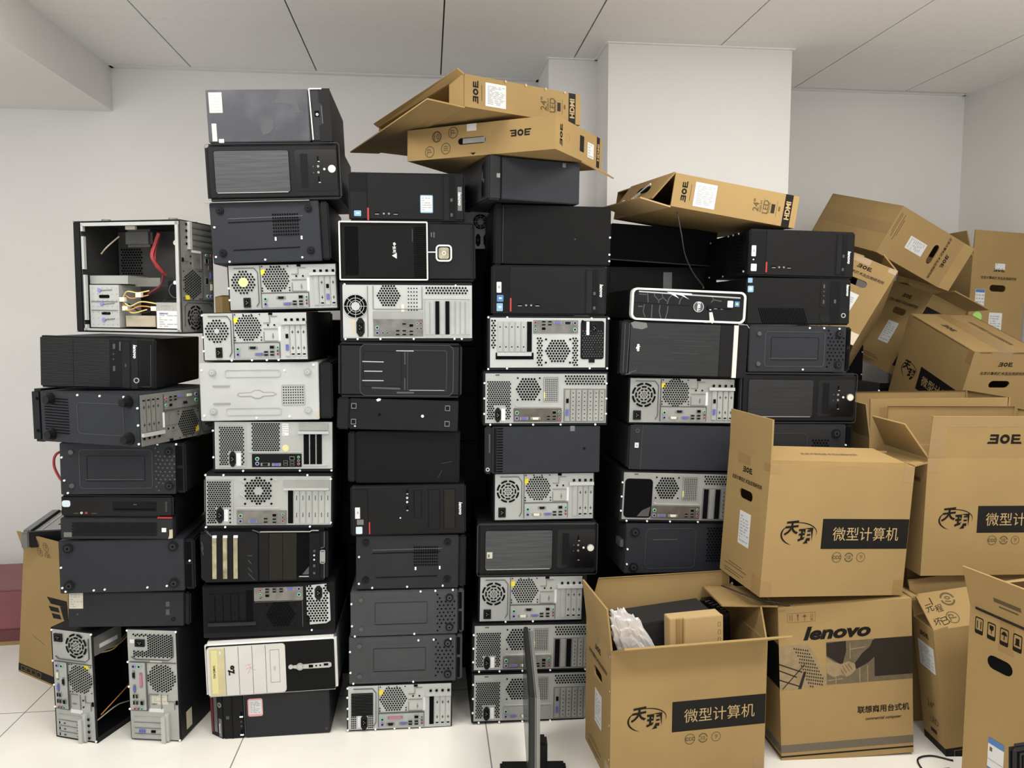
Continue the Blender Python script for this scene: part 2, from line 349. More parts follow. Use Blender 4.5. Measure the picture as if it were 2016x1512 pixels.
            mb.prism(F.P, [(um-du, vm-dv), (um+du, vm-dv), (um+du, vm+dv), (um-du, vm+dv)], 0.0045, 0.0049, 1)
            for x, y in ((-0.35, -0.4), (0.35, 0), (-0.35, 0.4)): mb.prism(F.P, [(um+du*x-0.001/L, vm+dv*y-0.0022/H), (um+du*x+0.001/L, vm+dv*y-0.0022/H), (um+du*x+0.001/L, vm+dv*y+0.0022/H), (um+du*x-0.001/L, vm+dv*y+0.0022/H)], 0.0049, 0.006, 2)
            put(F, 'power_socket', mb, ['black_plastic', 'hole', 'port_metal'])
        elif k == 'io':                                    # material, u0 v0 u1 v1, ports
            m, u0, v0, u1, v1, ports = a; mb.prism(F.P, rrect(F, u0, v0, u1, v1, 0.004), 0, 0.0026); put(F, 'port_panel', mb, m)
            F2 = Face(F.P(0, 0, 0.0026), F.ux, F.vx, F.n, L, H); F2.root = F.root; F2.last = F.last
            for kd, u, v in ports: port(F2, kd, u, v)
        elif k == 'slots':                                 # u0 v0 u1 v1, pattern: '.' dotted, 'c' crossed, 's' slotted, 'p' plain, 'D' open, 'G' card, then cover material
            u0, v0, u1, v1, pat, m = a; n = len(pat); w = (u1-u0)/n; dark = MB()
            for i, ch in enumerate(pat):
                x0, x1 = u0+w*i, u0+w*(i+1); g = w*0.10; xm = (x0+x1)/2
                c = MB()
                if ch == 'D': c.prism(F.P, [(x0+g, v0), (x1-g, v0), (x1-g, v1), (x0+g, v1)], 0, 0.0026); put(F, 'open_slot', c, 'hole'); continue
                c.prism(F.P, [(x0+g, v0), (x1-g, v0), (x1-g, v1), (x0+g, v1)], 0, 0.0036)
                c.prism(F.P, [(x0+w*0.3, v0), (x1-w*0.3, v0), (x1-w*0.3, v1), (x0+w*0.3, v1)], 0.0036, 0.0046)
                tt = 0.0049
                if ch == '.':
                    for j in range(7): c.flat(F.P, circ(F, xm, v0+(v1-v0)*(0.1+0.8*j/6), 0.0022/L, 6), tt, 1)
                elif ch == 'o':
                    for j in (0.18, 0.84): c.flat(F.P, circ(F, xm, v0+(v1-v0)*j, 0.0028/L, 6), tt, 1)
                elif ch in 'cs':
                    for j in (0.22, 0.74):
                        vv = v0+(v1-v0)*j; hh = 0.006 if ch == 'c' else 0.0085
                        c.flat(F.P, [(xm-0.0011/L, vv-hh/H), (xm+0.0011/L, vv-hh/H), (xm+0.0011/L, vv+hh/H), (xm-0.0011/L, vv+hh/H)], tt, 1)
                        if ch == 'c': c.flat(F.P, [(xm-0.0042/L, vv-0.001/H), (xm+0.0042/L, vv-0.001/H), (xm+0.0042/L, vv+0.001/H), (xm-0.0042/L, vv+0.001/H)], tt, 1)
                    if ch == 'c': c.flat(F.P, [(xm-0.005/L, v1-0.009/H), (xm+0.005/L, v1-0.009/H), (xm+0.005/L, v1-0.004/H), (xm-0.005/L, v1-0.004/H)], tt, 1)
                elif ch == 'G':
                    c.prism(F.P, [(xm-0.0045/L, v0+(v1-v0)*0.28), (xm+0.0045/L, v0+(v1-v0)*0.28), (xm+0.0045/L, v0+(v1-v0)*0.42), (xm-0.0045/L, v0+(v1-v0)*0.42)], 0.0046, 0.007, 1)
                    c.prism(F.P, [(xm-0.0048/L, v0+(v1-v0)*0.62), (xm+0.0048/L, v0+(v1-v0)*0.62), (xm+0.0048/L, v0+(v1-v0)*0.82), (xm-0.0048/L, v0+(v1-v0)*0.82)], 0.0046, 0.008, 2)
                put(F, 'expansion_card' if ch == 'G' else 'slot_cover', c, [m, 'hole', 'port_blue'])
        elif k == 'scr':
            for u, v in a[0]:
                mb = MB(); mb.prism(F.P, circ(F, u, v, 0.0036/L, 8), 0, 0.0035); put(F, 'screw', mb, 'screw')
        elif k == 'foot':                                  # u v r, material, ring grooves
            u, v, r, m = a
            mb.prism(F.P, circ(F, u, v, r, 22), 0, 0.0016, 0); mb.prism(F.P, circ(F, u, v, r*0.88, 22), 0.0016, 0.006, 1); mb.prism(F.P, circ(F, u, v, r*0.52, 16), 0.006, 0.0095, 0); mb.prism(F.P, circ(F, u, v, r*0.22, 10), 0.0095, 0.0099, 2)
            put(F, 'foot', mb, [m, 'black_plastic' if m != 'zinc_bright' else 'zinc', 'hole' if m != 'zinc_bright' else 'zinc_dull'])
        elif k == 'T':                                     # name, material, text, u, v, height m, rotation, bold, shear
            nm, m, s, u, v, h = a[:6]; rot = a[6] if len(a) > 6 else 0; bd = a[7] if len(a) > 7 else 0; sh = a[8] if len(a) > 8 else 0; t = a[9] if len(a) > 9 else 0.0012
            lettering(mb, F, s, u, v, h, rot, bd, sh, t); put(F, nm, mb, m)
        elif k == 'label':                                 # material, u0 v0 u1 v1, rows of print, thickness, direction
            m, u0, v0, u1, v1, rows = a[:6]; t = a[6] if len(a) > 6 else 0.0008; mb.prism(F.P, rrect(F, u0, v0, u1, v1, 0.003), 0, t, 0)
            rnd = random.Random(int(u0*1e4+v0*1e3))
            for j in range(rows):
                vv = v0+(v1-v0)*(0.14+0.74*j/max(1, rows-1)); uu = u0+(u1-u0)*0.1; hh = (v1-v0)*0.36/rows
                while uu < u0+(u1-u0)*0.82:
                    w = (u1-u0)*rnd.uniform(0.08, 0.3)
                    w = min(w, u1-(u1-u0)*0.06-uu)
                    mb.flat(F.P, [(uu, vv-hh/2), (uu+w, vv-hh/2), (uu+w, vv+hh/2), (uu, vv+hh/2)], t+0.0003, 1); uu += w+(u1-u0)*rnd.uniform(0.03, 0.12)
                    if rnd.random() < 0.25: break
            put(F, 'sticker', mb, [m, 'ink_grey'])
# ------------------------------------------------------------------ the room
WALL_Y, WALL_R, BEAM_X = 4.31, 3.13, -1.62
def slab(name, x0, x1, y0, y1, z0, z1, m):
    mb = MB(); mb.box(x0, x1, y0, y1, z0, z1); return struct(name, mb, m)
mb = MB(); mb.box(-3.6, WALL_R+0.1, -3.0, WALL_Y+0.1, -0.08, 0); struct('floor', mb, floor_material())
slab('wall_back', -3.7, WALL_R+0.12, WALL_Y, WALL_Y+0.12, 0, CEIL, 'wall')
slab('wall_right', WALL_R, WALL_R+0.12, -3.0, WALL_Y, 0, CEIL, 'wall')
slab('wall_left', -3.72, -3.6, -3.0, WALL_Y, 0, CEIL, 'wall')
slab('trim_1', -3.6, BEAM_X, -3.0, WALL_Y, 2.568, CEIL, 'wall')                   # boxed-in beam along the left wall
slab('trim_2', 0.858, 1.765, 3.68, WALL_Y, 0, CEIL, 'wall')                       # square pier standing off the back wall
slab('trim_3', 0.612, 0.858, 3.93, WALL_Y, 0, CEIL, 'wall')                       # its stepped-back shoulder
slab('baseboard_back', -3.6, WALL_R, WALL_Y-0.012, WALL_Y, 0, 0.152, 'skirting')
mb = MB(); mb.box(-3.7, WALL_R+0.1, -3.0, WALL_Y+0.1, CEIL, CEIL+0.05, 1)
ceil = struct('ceiling', mb, ['ceiling', 'ceiling_gap'])
mb = MB(); xs = [-1.21, -0.572, 0.079, 0.738, 1.40, 2.068, 2.732]; x = xs[0]
gx = [BEAM_X]+xs+[WALL_R]; gy = [4.265-0.661*k for k in range(11)]
for i in range(len(gx)-1):
    for j in range(len(gy)-1):
        mb.box(gx[i]+0.0035, gx[i+1]-0.0035, gy[j+1]+0.0012, gy[j]-0.0012, CEIL-0.008, CEIL)
mb.build('ceiling_tiles', 'ceiling', ceil)
mb = MB()
def cornice(x0, y0, x1, y1):
    mb.box(min(x0, x1), max(x0, x1), min(y0, y1), max(y0, y1), CEIL-0.013, CEIL)
cornice(BEAM_X, WALL_Y-0.04, 0.612, WALL_Y); cornice(1.765, WALL_Y-0.02, WALL_R, WALL_Y); cornice(WALL_R-0.02, -3, WALL_R, WALL_Y); cornice(BEAM_X, -3, BEAM_X+0.015, WALL_Y)
cornice(0.85, 3.665, 1.775, 3.68); cornice(0.604, 3.915, 0.858, 3.93); cornice(0.843, 3.68, 0.858, 3.93); cornice(0.598, 3.93, 0.612, WALL_Y); cornice(1.765, 3.68, 1.78, WALL_Y)
mb.build('edge_trim', 'ceiling', ceil)
for x, y, sz in ((1.45, 1.95, .9), (-1.05, 1.95, 1.2), (1.35, 0.2, 1.2), (-0.75, 0.2, 1.2)):
    mb = MB(); mb.box(x-sz/2-.02, x+sz/2+.02, y-0.32, y+0.32, CEIL-0.0115, CEIL-0.0085); mb.build('light_panel', 'white', ceil)

# ------------------------------------------------------------------ computers: x, y, z of the middle of the lower front edge, width, depth, height, roll, yaw
POSE = {
    'S1_2': (-1.109, 2.720, 1.2606, 0.3773, 0.450, 0.1738, 0.0340, -0.0349),
    'S1_4': (-1.042, 2.720, 0.8949, 0.4129, 0.400, 0.1803, 0.0153, -0.0175),
    'S1_5': (-1.068, 2.720, 0.7419, 0.3692, 0.360, 0.1503, 0.0270, -0.0175),
    'S1_6': (-1.042, 2.720, 0.5507, 0.4475, 0.380, 0.1872, 0.0112, 0.0000),
    'S1_7': (-1.050, 2.740, 0.4193, 0.4082, 0.400, 0.1262, 0.0331, -0.0000),
    'S2_1': (-0.520, 2.720, 2.0872, 0.4066, 0.420, 0.1743, -0.0378, 0.0000),
    'S2_2': (-0.510, 2.720, 1.8958, 0.4455, 0.420, 0.1905, -0.0359, 0.0000),
    'S2_3': (-0.527, 2.730, 1.6869, 0.3942, 0.420, 0.2063, -0.0409, -0.0000),
    'S2_4': (-0.495, 2.750, 1.5235, 0.3722, 0.400, 0.1611, -0.0262, 0.0000),
    'S2_5': (-0.588, 2.720, 1.3494, 0.3634, 0.400, 0.1695, -0.0122, -0.0873),
    'S2_6': (-0.557, 2.720, 1.1438, 0.4452, 0.420, 0.2028, -0.0011, -0.0000),
    'S2_7': (-0.543, 2.730, 0.9604, 0.4105, 0.420, 0.1791, 0.0162, -0.0000),
    'S2_8': (-0.561, 2.720, 0.7632, 0.4369, 0.420, 0.1953, 0.0231, -0.0000),
    'S2_9': (-0.583, 2.720, 0.5674, 0.4364, 0.450, 0.1954, 0.0236, 0.0000),
    'S2_10': (-0.569, 2.720, 0.3716, 0.4563, 0.420, 0.1915, 0.0080, -0.0000),
    'S2_11': (-0.561, 2.700, 0.1667, 0.4549, 0.440, 0.1988, -0.0157, 0.0000),
    'S2_12': (-0.552, 2.720, 0.0000, 0.3763, 0.400, 0.1682, -0.0142, 0.0000),
    'S3_1': (-0.068, 2.720, 1.8330, 0.3979, 0.400, 0.1626, -0.0029, -0.0000),
    'S3_2': (-0.068, 2.720, 1.6248, 0.4706, 0.420, 0.2073, -0.0032, 0.0000),
    'S3_3': (-0.074, 2.720, 1.4156, 0.4604, 0.420, 0.2073, 0.0015, -0.0000),
    'S3_4': (-0.100, 2.720, 1.2183, 0.4317, 0.420, 0.1932, 0.0178, -0.0000),
    'S3_5': (-0.110, 2.720, 1.1020, 0.4240, 0.420, 0.1110, 0.0395, -0.0000),
    'S3_6': (-0.091, 2.740, 0.9078, 0.3974, 0.400, 0.1892, 0.0221, -0.0000),
    'S3_7': (-0.076, 2.720, 0.7245, 0.4090, 0.400, 0.1789, 0.0041, -0.0000),
    'S3_8': (-0.071, 2.730, 0.5218, 0.3940, 0.420, 0.1986, 0.0206, -0.0000),
    'S3_9': (-0.085, 2.720, 0.3531, 0.4072, 0.400, 0.1663, 0.0115, -0.0000),
    'S3_10': (-0.093, 2.720, 0.1749, 0.4082, 0.400, 0.1771, 0.0132, -0.0000),
    'S3_11': (-0.117, 2.720, 0.0000, 0.3823, 0.400, 0.1731, 0.0168, -0.0000),
    'S4_2': (0.440, 2.720, 1.6853, 0.4184, 0.420, 0.2082, 0.0111, -0.0000),
    'S4_3': (0.429, 2.720, 1.5079, 0.4142, 0.400, 0.1755, 0.0051, 0.0000),
    'S4_4': (0.427, 2.720, 1.3102, 0.4404, 0.420, 0.1967, 0.0056, -0.0000),
    'S4_5': (0.417, 2.720, 1.1112, 0.4549, 0.420, 0.1970, 0.0118, -0.0000),
    'S4_6': (0.407, 2.720, 0.9369, 0.4214, 0.400, 0.1728, 0.0081, -0.0000),
    'S4_7': (0.416, 2.740, 0.7569, 0.3748, 0.400, 0.1790, 0.0090, -0.0000),
    'S4_8': (0.389, 2.720, 0.5563, 0.4477, 0.420, 0.1985, 0.0183, -0.0000),
    'S4_9': (0.366, 2.730, 0.3805, 0.3897, 0.400, 0.1746, 0.0221, -0.0000),
    'S4_10': (0.381, 2.720, 0.1948, 0.4714, 0.420, 0.1836, 0.0262, -0.0000),
    'S4_11': (0.381, 2.720, 0.0000, 0.4761, 0.420, 0.1925, 0.0222, -0.0000),
    'S5_1': (0.939, 2.720, 1.4842, 0.4282, 0.400, 0.1154, 0.0381, -0.0000),
    'S5_2': (0.926, 2.720, 1.2823, 0.4837, 0.450, 0.2010, 0.0359, 0.0000),
    'S5_3': (0.927, 2.740, 1.1063, 0.4062, 0.400, 0.1723, 0.0224, -0.0000),
    'S5_4': (0.934, 2.740, 0.9309, 0.4168, 0.400, 0.1710, 0.0385, -0.0000),
    'S5_5': (0.933, 2.720, 0.7397, 0.4855, 0.420, 0.1888, 0.0453, -0.0000),
    'S5_6': (0.937, 2.720, 0.5477, 0.4556, 0.400, 0.1885, 0.0348, 0.0524),
    'S6_1': (1.365, 2.720, 1.6477, 0.4069, 0.400, 0.1696, 0.0215, 0.0000),
    'S6_2': (1.359, 2.720, 1.4718, 0.4029, 0.400, 0.1723, 0.0065, -0.0000),
    'S6_3': (1.370, 2.720, 1.2966, 0.4006, 0.400, 0.1732, 0.0118, 0.0000),
    'S6_4': (1.370, 2.720, 1.1044, 0.4589, 0.420, 0.1904, 0.0168, -0.0000),
    'S6_5': (1.372, 2.720, 0.9272, 0.4375, 0.400, 0.1758, 0.0187, -0.0000),
    'S1_3': (-1.142, 2.674, 1.0791, 0.4727, 0.380, 0.1744, 0.0003, -0.4269),
}
GROUPS = {'S1': 'computers in the leftmost stack', 'S2': 'computers in the tall second stack', 'S3': 'computers in the third stack', 'S4': 'computers in the fourth stack', 'S5': 'computers in the fifth stack', 'S6': 'computers in the sixth stack beside the cartons'}
def chassis(root, W, D, H, y0, y1, m, x0=None, x1=None, inset=0.0012):
    mb = MB(); mb.box((-W/2 if x0 is None else x0)+inset, (W/2 if x1 is None else x1)-inset, y0, y1, inset, H-inset)
    return mb.build('chassis', m, root, bevel=0.0025)
def new_pc(key, label, group=None):
    x, y, z, W, D, H, ry, rz = POSE[key]
    return thing('tower_computer', label, 'computer', (x, y, z), (0, ry, rz), group or GROUPS[key[:2]]), W, D, H
def front_pc(key, label, spec, body='black_paint', bezel='black_plastic', rad=0.006, bt=0.035):
    r, W, D, H = new_pc(key, label); chassis(r, W, D, H, bt, D, body, inset=0.003)
    mb = MB(); mb.box(-W/2, W/2, 0, bt, 0, H); mb.build('front_bezel', bezel, r, bevel=rad, seg=3)
    paint(box_face(W, D, H, 'front', r), spec); return r
def rear_pc(key, label, spec, body='black_paint', panel='zinc', frame=(0.006, 0.004, 0.006, 0.006), orient=0, screws=None):
    r, W, D, H = new_pc(key, label); chassis(r, W, D, H, 0, D-0.03, body)
    mb = MB(); mb.box(-W/2, W/2, D-0.03, D, 0, H); mb.build('front_bezel', 'black_plastic', r, bevel=0.006)
    F = box_face(W, D, H, 'front', r); l, t, rr, b = frame
    mb = MB(); mb.prism(F.P, [(l/W, t/H), (1-rr/W, t/H), (1-rr/W, 1-b/H), (l/W, 1-b/H)], 0, 0.0016); mb.build('rear_panel', panel, r)
    F2 = Face(F.P(l/W, t/H, 0.0016), F.ux, F.vx, F.n, W-l-rr, H-t-b); F2.root = r
    if orient: F2 = F2.turned(orient)
    paint(F2, spec)
    if screws: paint(F, [('scr', screws)])
    return r
def slab_pc(key, label, spec, body, cap='R', frac=0.06, bezel='black_plastic', lattice=True, lean=0.004, extra=None):
    r, W, D, H = new_pc(key, label); w = W*frac
    F = box_face(W, D, H, 'front', r)
    if cap == 'R':
        chassis(r, W, D, H, 0, D, body, x1=W/2-w); x0, x1 = W/2-w, W/2
    else:
        chassis(r, W, D, H, 0, D, body, x0=-W/2+w); x0, x1 = -W/2, -W/2+w
    mb = MB(); mb.box(x0, x1, lean, D-lean, lean, H-lean); mb.build('front_bezel', bezel, r, bevel=0.005)
    if lattice:
        G = Face(F.P(0, 0, -lean), F.ux, F.vx, F.n, W, H); G.root = r; a, b = (1-frac*0.88, 1-frac*0.35) if cap == 'R' else (frac*0.35, frac*0.88)
        paint(G, [('R', 'bezel_opening', 'hole', a, 0.07, b, 0.44, 0.0012), ('R', 'bezel_opening', 'hole', a, 0.50, b, 0.93, 0.0012)])
    paint(F, spec); return r
# --- rear panel layouts
LEN_PORTS = [('ps2g', .33, .77), ('ps2p', .33, .885), ('com', .475, .745), ('vga', .535, .885), ('usb', .603, .835), ('usb', .603, .90), ('lan', .662, .735), ('usb', .662, .835), ('usb', .662, .90), ('audg', .716, .74), ('aud', .716, .815), ('audp', .716, .885)]
def len_rear(psu='arc', pat='pccc', dvi=True, lpt=False, gold=False, io='zinc', cov='zinc', grids=False):
    s = []
    if psu == 'arc': s += [('arc', .13, .375, .112), ('sock', .035, .73, .108, .94)]
    elif psu == 'hex':
        s += [('hexc', 'power_supply_vent', .132, .38, .112, 0, .0105, .0038)]
        s += [('C', 'fan_hub', 'pale_yellow' if gold else 'zinc_bright', .132, .38, .045 if gold else .026, .0034), ('sock', .125 if gold else .115, .73, .19 if gold else .175, .95)]
    else: s += [('dots', 'power_supply_vent', .035, .17, .235, .66, 18, 15, .0032, 'hole', 4), ('dots', 'power_supply_vent', .035, .70, .07, .95, 3, 6, .0032, 'hole', 4), ('dots', 'power_supply_vent', .2, .70, .235, .95, 3, 6, .0032, 'hole', 4), ('R', 'sticker', 'label', .09, .68, .122, .95, .0012), ('sock', .122, .66, .187, 1.0, 1)]
    s += [('lines', 'panel_fold', 'line_light', .002, .0035, [(.05, .06, .235, .06), (.235, .06, .268, .16), (.268, .16, .268, .84), (.268, .84, .245, .93), (.292, .01, .292, .97), (.292, .63, .735, .63), (.735, .63, .735, .97)]),
          ('P', 'warning_sticker', 'yellow', [(.293, .11), (.333, .09), (.338, .2), (.298, .22)], .0012),
          ('hexc', 'fan_vent', .435, .315, .128, 0, .0094, .0035),
          ('lines', 'panel_fold', 'zinc_dim', .0018, .003, [(.655, .07, .718, .07), (.645, .07, .645, .21), (.582, .21, .645, .21), (.582, .34, .718, .34), (.585, .40, .585, .60), (.585, .60, .718, .60), (.672, .44, .672, .55), (.664, .5, .68, .5)]),
          ('dots', 'panel_hole', .628, .26, .69, .26, 2, 1, .0042, 'hole', 4), ('dots', 'panel_hole', .31, .03, .55, .03, 4, 1, .0026, 'hole', 6), ('dots', 'panel_hole', .305, .52, .56, .58, 2, 2, .0028, 'hole', 6), ('R', 'panel_notch', 'hole', .635, .0, .672, .045, .003),
          ('R', 'sticker', 'label', .727, .3, .749, .6, .001),
          ('R', 'slot_bracket', 'zinc_bright', .752, .185, 1.0, .255, .011), ('dots', 'bracket_hole', .80, .15, .975, .15, 4, 1, .0062, 'hole', 4),
          ('slots', .783, .27, 1.0, .93, pat, cov)]
    p = list(LEN_PORTS)
    if dvi: p.append(('dvi', .42, .89))
    if lpt: p = [q for q in p if q[0] != 'com']+[('lpt', .455, .745), ('com', .41, .89)]; p = [q for q in p if q[0] != 'dvi']
    s += [('io', io, .297, .655, .732, .965, p)]
    return s
ATX_SCREWS = [(.012, .22), (.012, .5), (.012, .78), (.985, .22), (.985, .5), (.985, .78), (.06, .978), (.22, .978), (.40, .978), (.62, .978), (.90, .978)]
def atx_a(pat, psu=True, io='io_dark', ports=None):
    s = []
    if psu:
        s += [('hexr', 'power_supply_vent', .02, .17, .205, .93, .0084, .0034, 'hole', (.07, .66, .17, 1)), ('sock', .078, .69, .128, .98, 1), ('R', 'sticker', 'white', .132, .71, .163, .95, .0012)]
    else:
        s += [('R', 'empty_supply_bay', 'hole', .012, .13, .235, .96, .002, .03), ('P', 'loose_cable', 'case_inside', [(.12, .93), (.16, .8), (.225, .72), (.215, .93)], .0026)]
    s += [('hexc', 'fan_vent', .352, .315, .096, 0, .0105, .0042), ('dots', 'panel_hole', .263, .09, .443, .53, 2, 2, .0035, 'hole', 6),
          ('G', 'grille_frame', 'zinc_dim', .476, .07, .597, .57, .006, .002, .002), ('dots', 'square_vent', .494, .115, .584, .535, 7, 12, .0025, 'hole', 4), ('R', 'sticker', 'pale_yellow', .478, .37, .497, .50, .0012),
          ('hexr', 'slot_vent', .658, .05, .985, .215, .0105, .0038),
          ('R', 'slot_recess', 'zinc_dim', .643, .30, .995, .985, .0012), ('slots', .65, .325, .985, .96, pat, 'zinc_dull'),
          ('io', io, .232, .70, .628, .975, ports or [('ps2g', .258, .79), ('ps2p', .258, .90), ('vga', .318, .905), ('dvi', .412, .905), ('usb', .518, .86), ('usb', .518, .92), ('lan', .565, .785), ('usb', .565, .86), ('usb', .565, .92), ('audg', .608, .77), ('aud', .608, .84), ('audp', .608, .91)]),
          ('lines', 'panel_fold', 'zinc_bright', .0025, .003, [(.25, .66, .62, .66), (.25, .64, .27, .64)]), ('dots', 'panel_slit', .085, .03, .11, .03, 4, 1, .0022, 'hole', 4)]
    return s
ATX_B1 = [('hexr', 'power_supply_vent', .045, .12, .245, .92, .0082, .0033, 'hole', (.115, .62, .22, 1)), ('sock', .122, .62, .175, .95, 1), ('R', 'sticker', 'label', .178, .66, .217, .93, .0012), ('G', 'supply_frame', 'zinc_bright', .03, .06, .262, .95, .01, .003, .003),
          ('hexr', 'fan_vent', .318, .04, .545, .60, .0082, .0034), ('lines', 'panel_fold', 'zinc_bright', .003, .004, [(.285, .635, .735, .635)]),
          ('label', 'label', .572, .03, .625, .29, 5), ('C', 'round_sticker', 'pale_yellow', .598, .555, .029, .001),
          ('R', 'bracket_plate', 'zinc_dull', .715, .03, .965, .17, .004), ('R', 'slot_bracket', 'zinc_bright', .705, .195, .972, .245, .011),
          ('slots', .748, .265, .915, .90, 'DDD', 'zinc'), ('lines', 'panel_fold', 'zinc_bright', .003, .004, [(.745, .92, .96, .92)]),
          ('io', 'deep_black', .312, .68, .735, .96, [('ps2g', .358, .78), ('ps2p', .358, .88), ('com', .425, .90), ('vga', .52, .905), ('usb', .60, .84), ('usb', .60, .90), ('lan', .655, .77), ('usb', .655, .85), ('usb', .655, .91), ('audg', .71, .745), ('aud', .71, .82), ('audp', .71, .89)])]
ATX_B2 = [('G', 'supply_frame', 'zinc_bright', .002, .05, .215, .975, .008, .003, .003), ('hexr', 'power_supply_vent', .017, .12, .198, .94, .0082, .0033, 'hole', (.08, .62, .185, 1)), ('sock', .082, .63, .14, .95, 1), ('R', 'sticker', 'label', .142, .68, .175, .92, .0012),
          ('hexc', 'fan_vent', .415, .295, .113, .042, .0105, .0042), ('dots', 'panel_hole', .31, .06, .52, .56, 2, 2, .0042, 'hole', 6), ('lines', 'panel_fold', 'zinc_bright', .0035, .004, [(.235, .645, .585, .645), (.27, .06, .31, .13), (.27, .35, .31, .43), (.545, .05, .565, .08)]),
          ('R', 'bracket_plate', 'zinc_dull', .62, .08, .985, .27, .004), ('R', 'slot_bracket', 'zinc_bright', .62, .235, .985, .275, .011), ('slots', .648, .29, 1.0, .965, 'Dssssss', 'zinc'),
          ('io', 'io_shield', .243, .70, .642, .985, [('ps2g', .275, .80), ('ps2p', .275, .91), ('vga', .372, .92), ('usb', .475, .86), ('usb', .475, .93), ('lan', .545, .79), ('usb', .545, .87), ('usb', .545, .935), ('audg', .612, .77), ('aud', .612, .84), ('audp', .612, .91)])]
ATX_C = [('wire', .098, .40, .092), ('R', 'supply_plate', 'zinc_bright', .003, .62, .185, .98, .002), ('sock', .102, .62, .165, .97, 1), ('R', 'sticker', 'label_tan', .066, .65, .094, .90, .0024),
         ('hexc', 'fan_vent', .352, .20, .088, 0, .0095, .0038), ('dots', 'square_vent', .505, .06, .57, .47, 4, 7, .0026, 'hole', 6), ('R', 'sticker', 'cream', .448, .36, .472, .50, .002),
         ('hexr', 'slot_vent', .645, .05, .97, .16, .0105, .0038), ('G', 'slot_surround', 'zinc_bright', .62, .25, .985, .97, .006, .004, .003), ('slots', .63, .30, .985, .93, 'ppDpDpppp', 'zinc'),
         ('R', 'port_recess', 'zinc_dull', .228, .49, .62, .66, .0014), ('io', 'io_shield', .232, .64, .615, .965, [('ps2g', .262, .80), ('ps2p', .262, .90), ('aud', .305, .90), ('aud', .34, .90), ('usb', .42, .86), ('usb', .42, .93), ('dp', .47, .73), ('usb', .47, .86), ('usb', .47, .93), ('lan', .525, .76), ('usb', .525, .87), ('usb', .525, .93), ('audg', .572, .72), ('aud', .572, .82), ('audp', .60, .72), ('aud', .60, .82)]),
         ('lines', 'panel_fold', 'zinc_dim', .002, .003, [(.19, .02, .19, .97), (.232, .02, .232, .45), (.232, .45, .615, .45), (.61, .03, .61, .45)])]
ATX_D = [('hexr', 'slot_vent', .016, .06, .052, .64, .010, .0038), ('slots', .058, .075, .362, .68, 'oooooD', 'zinc'), ('R', 'bracket_opening', 'hole', .048, .70, .373, .835, .002), ('R', 'slot_bracket', 'zinc_bright', .06, .695, .355, .765, .006), ('dots', 'bracket_hole', .1, .725, .34, .735, 6, 1, .0022, 'hole', 6),
         ('io', 'io_shield', .37, .045, .757, .31, [('audp', .387, .09), ('aud', .387, .16), ('audg', .387, .23), ('usb', .457, .075), ('usb', .457, .135), ('lan', .457, .215), ('usb', .51, .075), ('usb', .51, .135), ('vga', .577, .10), ('com', .667, .10), ('ps2p', .728, .10), ('ps2g', .728, .23)]),
         ('hexc', 'fan_vent', .583, .665, .103, 0, .0105, .0042), ('hexr', 'side_vent', .408, .41, .452, .95, .010, .0038), ('hexr', 'side_vent', .716, .41, .76, .95, .010, .0038), ('dots', 'panel_hole', .48, .43, .69, .90, 2, 2, .0042, 'hole', 6),
         ('R', 'power_supply', 'deep_black', .782, .055, .985, .83, .0022, .02), ('hexr', 'power_supply_vent', .80, .26, .975, .78, .0095, .0026, 'line_light'), ('sock', .875, .095, .925, .31), ('R', 'sticker', 'white', .83, .07, .855, .34, .003), ('R', 'loose_plug', 'bay_brown', .905, .53, .94, .67, .006), ('R', 'sticker', 'deep_black', .855, .80, .905, .90, .004), ('C', 'panel_hole', 'hole', .797, .065, .011, .0024)]
ATX_E = [('slots', .03, .16, .33, .74, 'ssssp', 'mesh_black'), ('slots', .325, .10, .378, .755, 'D', 'mesh_black'), ('R', 'slot_bracket', 'dusty_black', .035, .775, .40, .835, .010), ('R', 'latch', 'line_dark', .045, .36, .072, .50, .004),
         ('io', 'io_shield', .387, .045, .765, .335, [('audp', .437, .095), ('audg', .437, .185), ('aud', .437, .27), ('usb', .49, .075), ('usb', .49, .135), ('lan', .49, .215), ('usb', .545, .075), ('usb', .545, .135), ('usb', .598, .075), ('usb', .598, .135), ('vga', .665, .085), ('ps2p', .735, .085), ('ps2g', .735, .21)]),
         ('hexc', 'fan_vent', .59, .635, .107, 0, .0115, .0048), ('dots', 'panel_hole', .485, .43, .70, .88, 2, 2, .003, 'hole', 6), ('lines', 'panel_fold', 'line_light', .002, .003, [(.76, .36, .76, .92), (.39, .36, .76, .345)]),
         ('P', 'power_supply', 'zinc_bright', [(.79, .03), (.948, .0), (.952, .16), (.972, .2), (.978, .80), (.945, .86), (.815, .88), (.815, .70), (.795, .68)], .0022), ('hexr', 'power_supply_vent', .80, .04, .955, .83, .0105, .0042, 'hole', (.845, .0, .925, .36)), ('sock', .857, .04, .916, .345, 1)]
